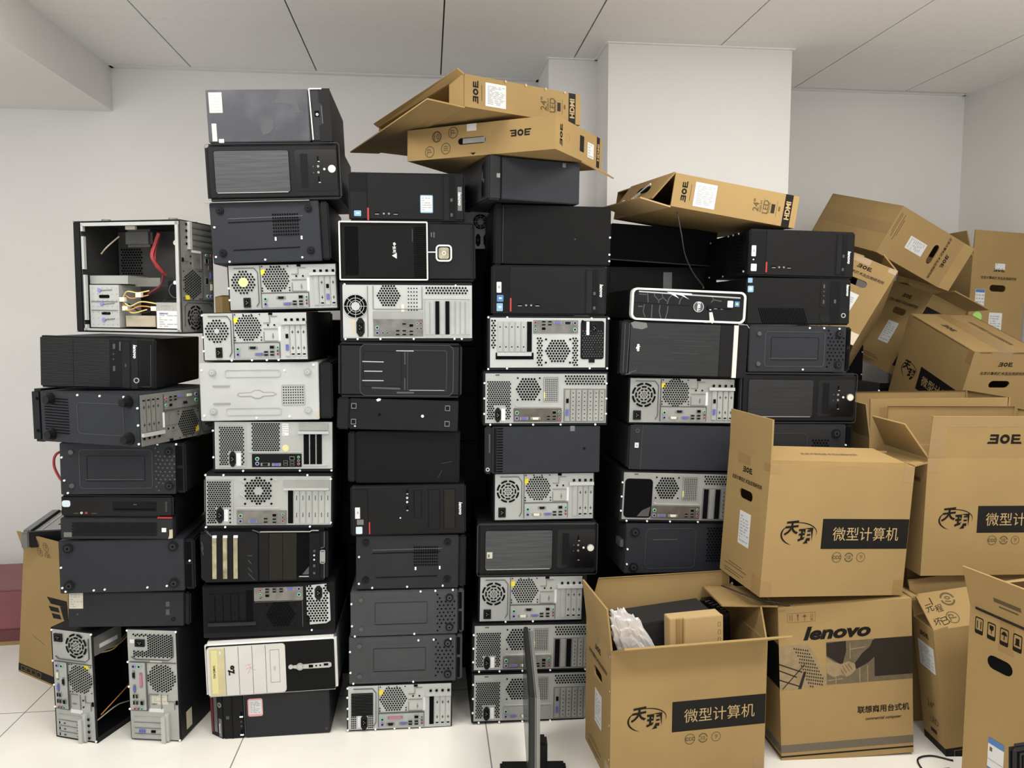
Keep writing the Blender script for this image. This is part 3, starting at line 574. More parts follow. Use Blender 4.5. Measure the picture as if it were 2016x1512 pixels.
# --- fronts
def brushed_front(sticker=False, dark=False):
    s = [('G', 'trim_ring', 'line_light', .005, .012, .995, .985, .02, .0025, .001), ('R', 'door_recess', 'deep_black', .062, .125, .622, .872, .001, .016), ('R', 'brushed_door', 'brushed_dark' if dark else 'brushed', .070, .14, .615, .86, .003, .014), ('lines', 'door_edge', 'silver', .002, .0032, [(.08, .862, .60, .862)]),
         ('R', 'control_panel', 'gloss_black', .66, .13, .972, .855, .001, .02), ('R', 'drive_bay', 'deep_black', .70, .2, .755, .8, .0015),
         ('R', 'usb_port', 'hole', .826, .25, .838, .36, .002), ('R', '>contact', 'silver', .83, .335, .845, .35, .003), ('R', 'usb_port', 'hole', .826, .60, .838, .71, .002), ('R', '>contact', 'silver', .83, .70, .845, .715, .003),
         ('O', 'audio_jack', 'silver', .832, .425, .004, .008, .003), ('O', 'audio_jack', 'silver', .832, .53, .004, .008, .003), ('C', 'indicator_light', 'line_light', .795, .425, .005, .002), ('C', 'indicator_light', 'line_light', .795, .535, .005, .002),
         ('C', 'indicator_light', 'white', .877, .475, .0085, .003), ('C', 'power_button', 'pearl', .934, .475, .027, .006), ('O', '>ring', 'silver', .934, .475, .025, .029, .0065)]
    if sticker: s += [('R', 'sticker', 'label_old', .082, .535, .127, .65, .0042), ('R', '>mark', 'grey_sticker', .09, .57, .105, .63, .0046)]
    return s
def tower_front(usb_v=.69, stick=(), red=(.6, .8), usb=(.235, .385), bay=(.81, .92, .06, .93), rec=(.02, .155, .05, .4), word=(.955, .44, .30), wordpad=False):
    s = [('R', 'recess', 'deep_black', rec[0], rec[2], rec[1], rec[3], .0008), ('lines', 'seam', 'line_dark', .002, .001, [(.158, .02, .158, .97)]), ('R', 'red_accent', 'red', .158, red[0], .172, red[1], .003)]
    for q, (m, u0, v0, u1, v1) in enumerate(stick):
        s += [('R', 'sticker', m, u0, v0, u1, v1, .0016, .006), ('R', '>mark', 'ink_grey' if m == 'label' else 'sticker_pale', u0+(u1-u0)*.3, v0+(v1-v0)*.35, u0+(u1-u0)*.75, v0+(v1-v0)*.6, .002)]
    for u in usb: s += [('R', 'usb_port', 'hole', u-.02, usb_v-.022, u+.02, usb_v+.022, .0012), ('R', '>contact', 'silver', u-.017, usb_v+.010, u+.017, usb_v+.021, .0018)]
    um = (usb[0]+usb[1])/2
    for u in (um-.022, um+.022): s += [('O', 'audio_jack', 'silver', u, usb_v+.004, .0035, .0075, .003)]
    u0, u1, v0, v1 = bay
    s += [('R', 'optical_drive', 'deep_black', u0, v0, u1, v1, .001), ('R', '>tray', 'gloss_black', u0+.012, v0+.02, u0+(u1-u0)*.52, v1-.02, .002), ('R', '>drive_edge', 'mesh_black', u0+(u1-u0)*.58, v0+.02, u1-.012, v1-.02, .0018), ('R', '>eject_button', 'line_light', u0+(u1-u0)*.62, v0+(v1-v0)*.50, u0+(u1-u0)*.80, v0+(v1-v0)*.57, .0026), ('R', '>mark', 'line_light', u0+(u1-u0)*.62, v0+(v1-v0)*.83, u0+(u1-u0)*.80, v0+(v1-v0)*.90, .0026)]
    if wordpad: s += [('R', 'badge_strip', 'grey_sticker', word[0]-.018, word[1]-.25, word[0]+.018, word[1]+.25, .0012)]
    s += [('T', 'badge', 'white', 'lenovo', word[0], word[1], .0125, -90, .03, .18, .002)]
    return s
# --- bases and plain sides
def foot4(us, vs, r, m): return [('foot', u, v, r, m) for u in us for v in vs]
def desk_bottom(m, dots='hole', scr=(), dotr=.0036, right=.93):
    return [('G', 'pressed_panel', 'line_light', .155, .13, .735, .88, .03, .004, .0016), ('G', 'pressed_panel', 'line_dark', .215, .25, .675, .74, .012, .002, .0012), ('R', 'pressed_rib', 'line_light', .20, .70, .66, .712, .0018),
            ('hexr', 'vent_holes', .765, .10, .80, .92, .0155, dotr, dots), ('hexr', 'vent_holes', .80, .26, right, .80, .0155, dotr, dots), ('foot', .87, .17, .04, m), ('foot', .87, .83, .04, m), ('C', 'rivet', 'line_light', .095, .18, .02, .006), ('C', 'rivet', 'line_light', .095, .82, .02, .006), ('scr', list(scr))]

# ===== leftmost stack
front_pc('S1_2', 'black tower lying under the opened case, left half of its front finely ribbed', [
    ('lines', 'ribbed_grille', 'rib', .0022, .0012, [(.01, .05+.9*i/33, .60, .05+.9*i/33) for i in range(34)]), ('lines', 'grille_edge', 'line_dark', .0015, .0012, [(.29, .05, .29, .95)]),
    ('R', 'drive_bay', 'gloss_black', .71, .08, .775, .97, .0015), ('R', '>eject_button', 'line_light', .735, .5, .745, .56, .002), ('R', 'sticker', 'line_light', .685, .08, .698, .25, .0016),
    ('R', 'badge_strip', 'gloss_black', .79, .04, .845, .98, .002), ('T', 'badge', 'white', 'lenovo', .822, .26, .0125, -90, .03, .18, .003), ('O', 'power_button', 'silver', .834, .82, .017, .024, .004),
    ('R', 'optical_drive', 'deep_black', .875, .05, .962, .95, .0015), ('lines', '>tray_edge', 'line_light', .0015, .002, [(.958, .12, .958, .93), (.88, .94, .955, .94)])]
    + [('O', 'audio_jack', 'line_light', .635, .32+.1*i, .003, .007, .002) for i in range(2)] + [('R', 'usb_port', 'line_light', .63, .12, .65, .22, .0015), ('R', 'usb_port', 'line_light', .63, .55, .65, .65, .0015)])
r, W, D, H = new_pc('S1_3', 'dark tower lying turned, underside with four knob feet and its rear panel both showing')
F = box_face(W, D, H, 'front', r); chassis(r, W, D, H, 0, D, 'slate_paint', x0=-W/2+.05)
mb = MB(); mb.box(-W/2, -W/2+.05, 0.004, D-.004, -.004, H+.004); mb.build('front_bezel', 'black_paint', r, bevel=.010, seg=4)
paint(F, [('lines', 'vent_slits', 'hole', .0030, .0016, [(.15, .14+.055*i, .37, .155+.055*i) for i in range(13)]), ('G', 'pressed_panel', 'line_light', .45, .2, .86, .80, .03, .0025, .0014), ('C', 'dimple', 'hole', .08, .16, .012, .0016), ('C', 'dimple', 'hole', .075, .79, .012, .0016), ('scr', [(.46, .06), (.66, .06), (.87, .06), (.985, .26), (.985, .58), (.985, .93)])]
      + [('foot', u, v, .045, 'black_plastic') for u in (.205, .905) for v in (.15, .84)])
paint(F, [('C', 'foot_stem', 'black_plastic', .905, .16, .028, .028), ('C', 'foot_stem', 'black_plastic', .905, .85, .028, .028), ('C', 'foot_stem', 'black_plastic', .205, .16, .03, .02), ('C', 'foot_stem', 'black_plastic', .205, .85, .03, .02)])
G = box_face(W, D, H, 'right', r); mb = MB(); mb.prism(G.P, [(.005, .02), (.99, .02), (.99, .98), (.005, .98)], 0, .0016); mb.build('rear_panel', 'zinc_dim', r)
G = Face(G.P(.005, .02, .0016), G.ux, G.vx, G.n, D*.985, H*.96); G.root = r; paint(G.turned(180), len_rear('hex', 'cccc', dvi=True, io='zinc_dim', cov='zinc_dim'))
slab_pc('S1_4', 'slate-grey tower underside below the turned tower, two ringed feet and pale dots at right', desk_bottom('slate_paint', 'line_light', [(.02, .28), (.035, .72), (.06, .96), (.62, .03), (.78, .03), (.93, .03)]), 'slate_paint', frac=.08)
r, W, D, H = new_pc('S1_5', 'low desktop computer with black drive half above a grey mesh half'); r.name = 'desktop_computer'
chassis(r, W, D, H, .03, D, 'black_paint', inset=.002)
mb = MB(); mb.box(-W/2, W/2, 0, .03, H*.5, H); mb.build('upper_bezel', 'gloss_black', r, bevel=.006, seg=3)
mb = MB(); mb.box(-W/2, W/2, -.006, .03, 0, H*.49); mb.build('lower_bezel', 'dusty_black', r, bevel=.003)
F = box_face(W, D, H, 'front', r)
paint(F, [('R', 'sticker', 'sticker_pale', .012, .115, .085, .265, .001, .02), ('R', 'optical_drive', 'deep_black', .46, .14, .85, .36, .0012), ('R', '>tray_slot', 'hole', .47, .30, .84, .325, .0018), ('R', '>eject_button', 'line_light', .645, .19, .675, .215, .0018), ('T', 'badge', 'line_light', 'lenovo', .942, .25, .010, -90, .02, .18, .001), ('R', 'red_accent', 'red', .865, .485, .995, .515, .008),
          ('O', 'audio_jack', 'label_old', .183, .40, .004, .011, .002), ('O', 'audio_jack', 'red_cable', .225, .40, .004, .011, .002), ('R', 'usb_port', 'line_light', .115, .405, .155, .42, .001), ('R', 'usb_port', 'line_light', .27, .405, .315, .42, .001)])
F = Face(F.P(0, 0, .006), F.ux, F.vx, F.n, W, H); F.root = r
paint(F, [('hexr', 'mesh_grille', .11, .62, .86, .93, .0062, .0022), ('R', 'power_button', 'white', .903, .735, .942, .83, .003), ('R', 'sticker', 'grey_sticker', .03, .84, .10, .95, .001), ('P', 'broken_corner', 'label_tan', [(.97, .78), (1.0, .77), (1.0, .97), (.96, .99), (.97, .9)], .002)])
slab_pc('S1_6', 'plain slate tower underside with four ringed feet, near the bottom of the leftmost stack', foot4((.075, .845), (.14, .84), .043, 'slate_paint')+[('scr', [(.018, .5), (.022, .88), (.045, .95), (.25, .94), (.33, .93), (.645, .91), (.79, .89), (.965, .42)])], 'slate_paint', frac=.075)
slab_pc('S1_7', 'thin dark case with a tan paper sticker resting on the two upright towers', [('label', 'label_old', .012, .0, .125, .46, 6), ('R', 'patch', 'line_light', .80, .28, .83, .42, .0012), ('R', 'patch', 'line_light', .80, .50, .83, .66, .0012), ('O', 'lock', 'line_dark', .86, .78, .012, .018, .002), ('C', 'rivet', 'line_light', .08, .62, .008, .002)], 'dusty_black', frac=.05, lattice=False)
# upright towers on the floor
def upright(pose, label, spec, opened):
    x, y, W, D, H, rz = pose; r = thing('tower_computer', label, 'computer', (x, y, 0), (0, 0, rz), GROUPS['S1'])
    if opened:
        mb = MB(); t = .002; mb.box(-W/2, -W/2+t, 0, D-.03, 0, H); mb.box(-W/2, W/2, 0, D-.03, 0, t); mb.box(-W/2, W/2, 0, D-.03, H-t, H); mb.box(-W/2, W/2, D-.034, D-.03, 0, H); mb.box(W/2-.012, W/2, 0, .003, 0, H); mb.box(W/2-t, W/2, 0, D-.03, 0, .02); mb.box(W/2-t, W/2, 0, D-.03, H-.02, H); mb.build('chassis', 'black_paint', r)
        mb = MB(); mb.box(-W/2+t, -W/2+t+.002, .01, D-.04, .02, H-.02); mb.build('motherboard', 'deep_black', r)
        mb = MB(); mb.box(-W/2+.004, W/2-.012, .003, .145, H-.095, H-.006); mb.build('power_supply', 'zinc_dim', r)
        paint(Face((W/2-.012, .003, H-.006), (0, 1, 0), (0, 0, -1), (1, 0, 0), .142, .089), []); mb = MB(); mb.box(W/2-.012, W/2-.0112, .04, .125, H-.075, H-.06); mb.build('supply_label', 'label', r)
        for q, (m, pts) in enumerate((('yellow_cable', [(.03, .03, H-.1), (.06, .12, H-.115), (.05, .2, H-.09), (.04, .25, H-.12)]), ('yellow_cable', [(.04, .05, H-.1), (.065, .14, H-.105), (.06, .22, H-.08)]), ('orange_cable', [(.06, .05, .075), (.065, .14, .11), (.06, .24, .14)]), ('label_tan', [(.07, .02, .07), (.068, .12, .078), (.07, .2, .065), (.06, .3, .09)]))):
            mb = MB(); mb.tube(catmull(pts), .0022); mb.build('wire', m, r)
    else:
        mb = MB(); mb.box(-W/2+.001, W/2-.001, 0, D-.03, .001, H-.001); mb.build('chassis', 'black_paint', r, bevel=.003)
    mb = MB(); mb.box(-W/2, W/2, D-.03, D, 0, H); mb.build('front_bezel', 'black_plastic', r, bevel=.006)
    F = box_face(W, D, H, 'front', r); l = .006; mb = MB(); mb.prism(F.P, [(l/W, .012), (1-l/W*1.2, .012), (1-l/W*1.2, .985), (l/W, .985)], 0, .0016); mb.build('rear_panel', 'zinc', r)
    F2 = Face(F.P(l/W, .012, .0016), F.ux, F.vx, F.n, W-2.2*l, H*.973); F2.root = r; paint(F2.turned(90), spec); paint(F, [('scr', [(.03, .02), (.97, .02), (.02, .3), (.02, .52), (.02, .72), (.97, .985)])])
    F2.root = r; return r, F2
r, F2 = upright((-1.258, 2.773, .179, .36, .405, -.365), 'upright tower on the floor at far left, side panel off and rear facing out', len_rear('arc', 'pccc'), True)
paint(F2, [('R', 'slot_latch', 'zinc_bright', .66, .80, .74, 1.02, .018), ('R', 'sticker', 'label', .40, .735, .66, .76, .0014)])
r, F2 = upright((-.976, 2.737, .19, .38, .411, -.19), 'upright closed tower on the floor, right of the opened upright one', [q for q in len_rear('none', 'ppGp', dvi=False, lpt=True) if q[0] not in ('dots', 'sock', 'P', 'slots')]
    + [('hexr', 'power_supply_vent', .04, .09, .245, .88, .0088, .0036, 'hole', (.06, .58, .19, .9)), ('sock', .085, .64, .15, .84), ('slots', .79, .30, 1.0, .93, 'ppGp', 'zinc')], False)
paint(F2, [('R', 'slot_latch', 'zinc_bright', .68, .775, .76, 1.03, .018), ('R', 'sticker', 'label', .40, .715, .70, .745, .0014), ('label', 'label_old', .46, .595, .80, .675, 4), ('R', 'sticker', 'label_old', .45, .27, .70, .295, .0014)])
paint(box_face(.19, .38, .411, 'right', r), [('R', 'sticker', 'label_tan', .10, .78, .20, .94, .001)])
# opened case on top
x, y, z, W, D, H, rz = -1.018, 2.759, 1.4475, .421, .178, .379, -.345
r = thing('opened_computer_case', 'opened tower atop the leftmost stack, wiring and drive cage exposed', 'computer', (x, y, z), (0, .012, rz), GROUPS['S1'])
mb = MB(); t = .002; mb.box(-W/2, W/2, D-t, D, 0, H); mb.box(-W/2, W/2, 0, D, 0, t); mb.box(-W/2, W/2, 0, D, H-t, H); mb.box(W/2-t, W/2, 0, D, 0, H); mb.box(-W/2+.03, -W/2+.034, 0, D, 0, H); mb.build('chassis', 'dark_inside', r)
mb = MB(); mb.box(-W/2, -W/2+.032, -.002, D, 0, H); mb.build('front_bezel', 'black_plastic', r, bevel=.004)
F = box_face(W, D, H, 'front', r)
mb = MB()
for a in ((.075, .015, .99, .045), (.075, .965, .99, .985), (.957, .015, .985, .985), (.075, .03, .095, .09), (.078, .135, .10, .43), (.085, .48, .105, .89), (.085, .93, .105, .985)): mb.prism(F.P, rrect(F, *a), -.01, .001)
mb.build('case_frame', 'zinc_bright', r)
mb = MB(); mb.box(-W/2+.04, W/2-.02, D-.012, D-.004, .02, H-.02); mb.build('inner_wall', 'case_inside', r)
def inner(u0, v0, u1, v1, y0, y1, nm, m, bevel=0):
    mb = MB(); a, b = F.P(u0, v1, 0), F.P(u1, v0, 0); mb.box(a.x, b.x, y0, y1, a.z, b.z); return mb.build(nm, m, r, bevel=bevel)
inner(.70, .08, .95, .80, D-.03, D-.02, 'motherboard', 'board_green')
cage = inner(.115, .57, .395, .955, .012, .12, 'drive_cage', 'zinc_bright'); inner(.105, .485, .47, .56, .02, .12, 'drive_tray', 'zinc'); inner(.46, .50, .70, .58, .06, .13, 'optical_drive', 'zinc_dim')
Fc = Face(F.P(0, 0, -.012), F.ux, F.vx, F.n, W, H); Fc.root = r; Fc.last = cage
paint(Fc, [('R', '>cage_slot', 'hole', .205, .66, .305, .69, .0012, .012), ('R', '>cage_slot', 'hole', .225, .815, .31, .84, .0012, .012), ('C', '>clip', 'purple_clip', .21, .62, .016, .003), ('C', '>clip', 'purple_clip', .23, .74, .016, .003), ('C', '>clip', 'purple_clip', .245, .885, .016, .003),
           ('lines', '>clip_rail', 'zinc_dim', .003, .002, [(.22, .62, .33, .615), (.24, .745, .35, .735), (.255, .885, .35, .875), (.13, .72, .38, .72), (.13, .80, .38, .80)]), ('dots', '>rivets', .15, .6, .38, .93, 6, 7, .0016, 'zinc_dim', 6)])
inner(.76, .725, .985, .955, .004, .14, 'power_supply', 'zinc'); Fp = Face(F.P(0, 0, -.004), F.ux, F.vx, F.n, W, H); Fp.root = r
paint(Fp, [('label', 'label', .765, .80, .975, .955, 7), ('G', 'supply_window', 'label_tan', .80, .745, .91, .80, .004, .004, .0012), ('T', 'supply_badge', 'port_blue', 'Lenovo', .83, .82, .008, 0, .02, .2, .0016)])
inner(.42, .845, .70, .945, .03, .10, 'hard_drive', 'label_tan'); inner(.79, .53, .93, .70, .05, .12, 'processor_fan', 'deep_black')
Ff = Face(F.P(0, 0, -.05), F.ux, F.vx, F.n, W, H); Ff.root = r; paint(Ff, [('O', 'fan_ring', 'line_light', .86, .615, .055, .062, .002), ('C', 'fan_hub', 'sticker_pale', .86, .545, .016, .003), ('C', 'fan_hub', 'pearl', .875, .19, .02, .004)])
inner(.36, .06, .62, .22, .06, .11, 'fan_bracket', 'case_inside', .01); inner(.46, .045, .55, .075, .02, .03, 'tag', 'label_old')
mb = MB(); hexgrid(Face(F.P(0, 0, -D+.014), F.ux, F.vx, F.n, W, H), mb, lambda u, v: True, .13, .22, .33, .46, .011, .0042, 0); mb.build('side_vent', 'hole', r)
for m, rad, pts in (('red_cable', .006, [(.72, .1, .05), (.66, .2, .06), (.65, .32, .05), (.69, .45, .08)]), ('red_cable', .005, [(.70, .12, .06), (.645, .24, .07), (.66, .38, .06), (.70, .47, .09)]), ('dark_red', .005, [(.75, .48, .05), (.72, .57, .05), (.62, .65, .04)]), ('yellow_cable', .0022, [(.42, .68, .02), (.48, .63, .01), (.57, .64, .015), (.65, .62, .03)]), ('yellow_cable', .0022, [(.40, .70, .02), (.50, .76, .01), (.60, .72, .015), (.76, .74, .02)]), ('orange_cable', .0022, [(.41, .73, .02), (.48, .80, .008), (.60, .76, .012), (.72, .79, .02), (.73, .92, .03)]), ('yellow_cable', .0022, [(.43, .75, .02), (.52, .82, .01), (.66, .79, .01)]), ('orange_cable', .002, [(.44, .66, .02), (.52, .69, .012), (.66, .66, .02)]), ('label_tan', .0025, [(.14, .28, .06), (.22, .22, .05), (.30, .12, .07)]), ('cable_black', .003, [(.45, .74, .03), (.60, .82, .03), (.75, .70, .06)])):
    mb = MB(); mb.tube(catmull([F.P(u, v, -y) for u, v, y in pts]), rad); mb.build('wire', m, r)
for u, v in ((.405, .70), (.56, .66), (.70, .78), (.43, .78)): inner(u, v-.02, u+.05, v+.02, .008, .02, 'connector', 'pearl')
G = box_face(W, D, H, 'right', r); mb = MB(); mb.prism(G.P, [(.02, .01), (.985, .01), (.985, .985), (.02, .985)], 0, .0016); mb.build('rear_panel', 'zinc_dim', r)
G = Face(G.P(.02, .01, .0016), G.ux, G.vx, G.n, D*.965, H*.975); G.root = r; paint(G.turned(270), len_rear('arc', 'pppp', io='zinc_dim', cov='zinc_dim'))
T_ = box_face(W, D, H, 'top', r); paint(T_, [('C', 'foot', 'zinc_dim', u, v, .035, .008) for u in (.25, .88) for v in (.2, .8)])
# ===== tall second stack
slab_pc('S2_1', 'grey dusty tower at the very top of the tallest stack, paper stickers at left', [
    ('label', 'label_old', .026, .06, .13, .44, 6), ('R', 'sticker', 'label_old', .035, .64, .072, .97, .001), ('R', 'sticker', 'label', .085, .93, .125, 1.0, .001), ('P', 'dust_smear', 'wiped', [(.55, .18), (.62, .15), (.72, .19), (.74, .32), (.755, .45), (.705, .47), (.70, .33), (.62, .26), (.56, .28)], .0006),
    ('P', 'wiped_patch', 'wiped', [(.43, .68), (.47, .57), (.53, .58), (.535, .72), (.49, .84), (.44, .86), (.425, .76)], .0006)], 'smudged_grey', frac=.175, bezel='dusty_black', lattice=False, lean=0.0)
def last_root(): return [o for o in COL.objects if o.type == 'EMPTY'][-1]
r = last_root(); W, D, H = POSE['S2_1'][3:6]; F = box_face(W, D, H, 'front', r)
paint(F, [('lines', 'bezel_edge', 'silver', .004, .004, [(.832, .01, .845, .97), (.832, .008, .935, .008)]), ('R', 'lock_recess', 'hole', .868, .42, .905, .53, .0015), ('O', '>lock', 'silver', .888, .49, .005, .011, .003), ('lines', 'handle_edge', 'line_light', .003, .002, [(.925, .33, .93, .66)]), ('P', 'step', 'black_plastic', [(.905, .0), (1.0, .0), (1.0, 1.0), (.90, 1.0), (.90, .70), (.935, .66), (.935, .3), (.905, .25)], .002)])
front_pc('S2_2', 'tower front with brushed grey door and pearl button, second from top of the tallest stack', brushed_front(), bezel='black_plastic', rad=.012)
GRID_BOTTOM = foot4((.09, .83), (.13, .82), .034, 'black_paint')+[('dots', 'vent_holes', .53, .22, .735, .55, 11, 7, .0033, 'hole', 6), ('lines', 'pressed_groove', 'line_light', .003, .0014, [(.15, .27, .78, .25)]), ('lines', 'pressed_groove', 'line_dark', .004, .0012, [(.15, .33, .76, .31), (.18, .78, .74, .76)]), ('dots', 'tabs', .54, .60, .54, .63, 1, 2, .004, 'screw', 4), ('dots', 'tabs', .76, .59, .76, .62, 1, 2, .004, 'screw', 4)]
slab_pc('S2_3', 'tower underside with four round feet and a dotted vent, third in the tallest stack', GRID_BOTTOM+[('scr', [(.035, .40), (.03, .88), (.14, .965), (.44, .95), (.755, .93)])], 'slate_paint', frac=.075, lattice=False)
r = last_root(); W, D, H = POSE['S2_3'][3:6]; mb = MB(); mb.box(-W/2-.012, W/2-.06, -.014, -.001, H-.002, H-.0005); mb.build('side_panel_edge', 'silver', r)
rear_pc('S2_4', 'tower rear with a yellow hub in the honeycomb supply vent, beside the opened case', len_rear('hex', 'pcGc', dvi=False, gold=True), screws=[(.01, .5), (.012, .75)])
rear_pc('S2_5', 'tower rear shifted left with its dark right side showing, fifth in the tallest stack', len_rear('hex', 'Gccc', dvi=False, cov='zinc_bright'), panel='zinc_bright', screws=[(.01, .06), (.01, .5), (.012, .78), (.27, .975), (.46, .975), (.6, .975), (.71, .975)])
slab_pc('S2_6', 'bare silver tower underside with pressed ridges and dotted square vent', foot4((.10, .815), (.17, .83), .030, 'zinc_bright')+[('G', 'pressed_rib', 'zinc_bright', .19, .12, .61, .25, .022, .005, .003), ('G', 'pressed_rib', 'zinc_bright', .19, .77, .61, .90, .022, .005, .003), ('lines', 'pressed_rib', 'zinc_dull', .005, .003, [(.10, .40, .225, .40), (.10, .70, .225, .70)]),
    ('P', 'pressed_emblem', 'zinc_dull', [(.29, .52), (.38, .51), (.41, .47), (.45, .47), (.48, .51), (.55, .51), (.58, .545), (.55, .58), (.48, .585), (.45, .625), (.41, .625), (.38, .585), (.30, .59), (.275, .555)], .0012), ('P', '>face', 'zinc_bright', [(.295, .535), (.385, .525), (.415, .49), (.447, .49), (.475, .525), (.545, .525), (.567, .547), (.545, .565), (.475, .57), (.447, .605), (.415, .605), (.385, .57), (.305, .575), (.287, .555)], .0018),
    ('G', 'vent_frame', 'zinc_dull', .615, .39, .79, .74, .01, .002, .002), ('dots', 'vent_holes', .63, .43, .775, .70, 9, 7, .0026, 'hole', 6), ('R', 'scuff', 'label_tan', .87, .86, .895, .95, .001), ('scr', [(.02, .13), (.64, .14), (.86, .05), (.67, .93), (.03, .90), (.42, .95)])], 'zinc_bright', frac=.10, lattice=False)
rear_pc('S2_7', 'tower rear with three open black slots and a round yellow sticker', ATX_B1, frame=(.009, .002, .003, .012), screws=[(.008, .18), (.008, .70), (.25, .97), (.72, .97), (.985, .97)])
rear_pc('S2_8', 'tower rear with honeycomb ring round a solid fan centre, above the gold-barred front', ATX_B2, frame=(.006, .010, .006, .012), screws=[(.012, .03), (.15, .03), (.8, .03), (.985, .10), (.985, .9), (.012, .97), (.16, .97), (.82, .97)])
front_pc('S2_9', 'black padded-look tower front with three upright gold bars', [
    ('P', 'front_cover', 'black_plastic', [(.01, .10), (.10, .04), (.42, .05), (.455, .10), (.455, .95), (.06, .96), (.02, .90)], .010)]
    + [('R', 'gold_bar', 'gold_bar', u, .13, u+.032, .89, .015) for u in (.105, .187, .268)] + [('R', 'gold_bar_tip', 'screw', u+.002, .105, u+.034, .145, .0155) for u in (.105, .187, .268)]
    + [('lines', 'crease', 'line_light', .002, .0105, [(.02, .22, .035, .36), (.02, .32, .035, .46), (.375, .48, .41, .48), (.378, .56, .405, .63), (.378, .70, .41, .78), (.378, .80, .43, .93)]), ('lines', 'crease', 'line_light', .004, .0105, [(.06, .04, .10, .125)]),
       ('R', 'side_strip', 'black_plastic', .46, .07, .535, .94, .004), ('R', 'drive_cover', 'bay_brown', .54, .08, .645, .94, .005), ('R', 'drive_cover', 'bay_brown', .649, .08, .755, .94, .005), ('R', 'open_bay', 'hole', .76, .08, .853, .90, .0015), ('lines', '>bay_edge', 'silver', .003, .003, [(.775, .885, .853, .885)]), ('P', '>drive_part', 'line_light', [(.80, .85), (.853, .70), (.853, .85)], .002),
       ('R', 'control_strip', 'deep_black', .857, .08, .94, .94, .006), ('lines', 'chrome_line', 'silver', .0025, .0065, [(.47, .055, .86, .055), (.86, .055, .875, .035), (.875, .035, .93, .035)]), ('lines', 'chrome_line', 'line_light', .003, .006, [(.41, .02, .47, .07), (.975, .06, .975, .34), (.945, .36, .975, .34), (.945, .63, .975, .66), (.975, .66, .975, .92)]),
       ('G', 'handle', 'silver', .942, .40, .982, .64, .008, .004, .008), ('R', 'power_button', 'zinc_dull', .947, .425, .977, .615, .006, .004), ('R', 'usb_port', 'line_light', .888, .39, .905, .43, .007), ('O', 'audio_jack', 'screw', .896, .49, .003, .0065, .008), ('O', 'audio_jack', 'screw', .896, .57, .003, .0065, .008), ('R', 'usb_port', 'line_light', .888, .66, .905, .71, .007), ('R', 'usb_port', 'line_light', .888, .80, .905, .84, .007)], rad=.014)
rear_pc('S2_10', 'black-painted tower rear with silver port panel along the top and white perforated supply at right', ATX_E, panel='mesh_black', frame=(.005, .004, .006, .020), screws=[(.82, .9)])
r = front_pc('S2_11', 'white-rimmed tower front with cream drive covers and a slim silver control strip', [
    ('R', 'dark_face', 'mesh_black', .016, .035, .984, .965, .0012, .012), ('R', 'drive_panel', 'cream', .022, .06, .61, .95, .006, .025), ('lines', '>cover_seam', 'line_light', .0014, .0064, [(.258, .07, .258, .945), (.362, .07, .362, .945), (.462, .07, .462, .945), (.158, .07, .158, .945)]),
    ('R', 'optical_drive', 'cream_yellow', .045, .085, .152, .935, .0075), ('R', '>tray', 'pale_yellow', .055, .11, .102, .90, .0085), ('T', '>drive_badge', 'ink', 'SAMSUNG', .076, .50, .0075, -90, .01, 0, .009), ('R', '>eject_button', 'label', .118, .13, .130, .19, .009),
    ('R', 'sticker', 'label', .185, .42, .225, .56, .0068), ('T', '>handwriting', 'ink', '97', .200, .48, .024, -90, .06, 0, .0075), ('R', '>mark', 'ink', .182, .50, .192, .58, .0075), ('T', 'pen_scrawl', 'pink', '天', .345, .47, .030, 20, -.02, 0, .0067),
    ('G', 'floppy_cover', 'line_light', .495, .16, .565, .76, .002, .0016, .0066), ('T', '>mark', 'ink_grey', '2009', .528, .5, .006, -90, 0, 0, .007), ('dots', 'dimples', .64, .08, .965, .93, 38, 24, .0012, 'line_dark', 4),
    ('P', 'control_strip', 'silver', [(.64, .485), (.70, .475), (.94, .455), (.958, .475), (.958, .535), (.94, .555), (.70, .55), (.64, .515)], .004), ('C', 'reset_button', 'silver', .648, .50, .018, .006), ('C', 'power_button', 'silver', .718, .505, .028, .007), ('O', '>ring', 'zinc_dim', .718, .505, .020, .0225, .0074),
    ('R', 'usb_port', 'hole', .785, .485, .818, .535, .0048), ('R', 'usb_port', 'hole', .90, .475, .935, .515, .0048), ('C', 'audio_jack', 'hole', .842, .507, .007, .0048), ('C', 'audio_jack', 'hole', .873, .505, .007, .0048)], body='grey_lid', bezel='white_frame', rad=.010)
slab_pc('S2_12', 'dark tower on the floor with a pink-edged sticker, red-striped front at its left end', [
    ('lines', 'bezel_seam', 'line_light', .002, .0012, [(.205, .02, .205, .98)]), ('lines', 'bezel_seam', 'line_dark', .003, .001, [(.09, .02, .09, .98)]), ('R', 'sticker', 'pink', .237, .13, .375, .52, .0009, .02), ('label', 'label', .25, .165, .365, .47, 7, .0013)]
    + [('R', 'usb_port', 'hole', .165, v, .185, v+.09, .0012) for v in (.40, .80)] + [('R', 'usb_contact', 'screw', .158, v, .19, v+.03, .002) for v in (.495, .895)] + [('O', 'audio_jack', 'line_light', .172, v, .004, .009, .002) for v in (.62, .715)] + [('R', 'patch', 'line_light', .035, .48, .062, .545, .001), ('O', 'lock', 'line_light', .96, .90, .006, .012, .001)], 'dusty_black', cap='L', frac=.205, bezel='black_plastic', lattice=False, lean=0.0)
r = last_root(); W, D, H = POSE['S2_12'][3:6]; mb = MB(); x0 = -W/2
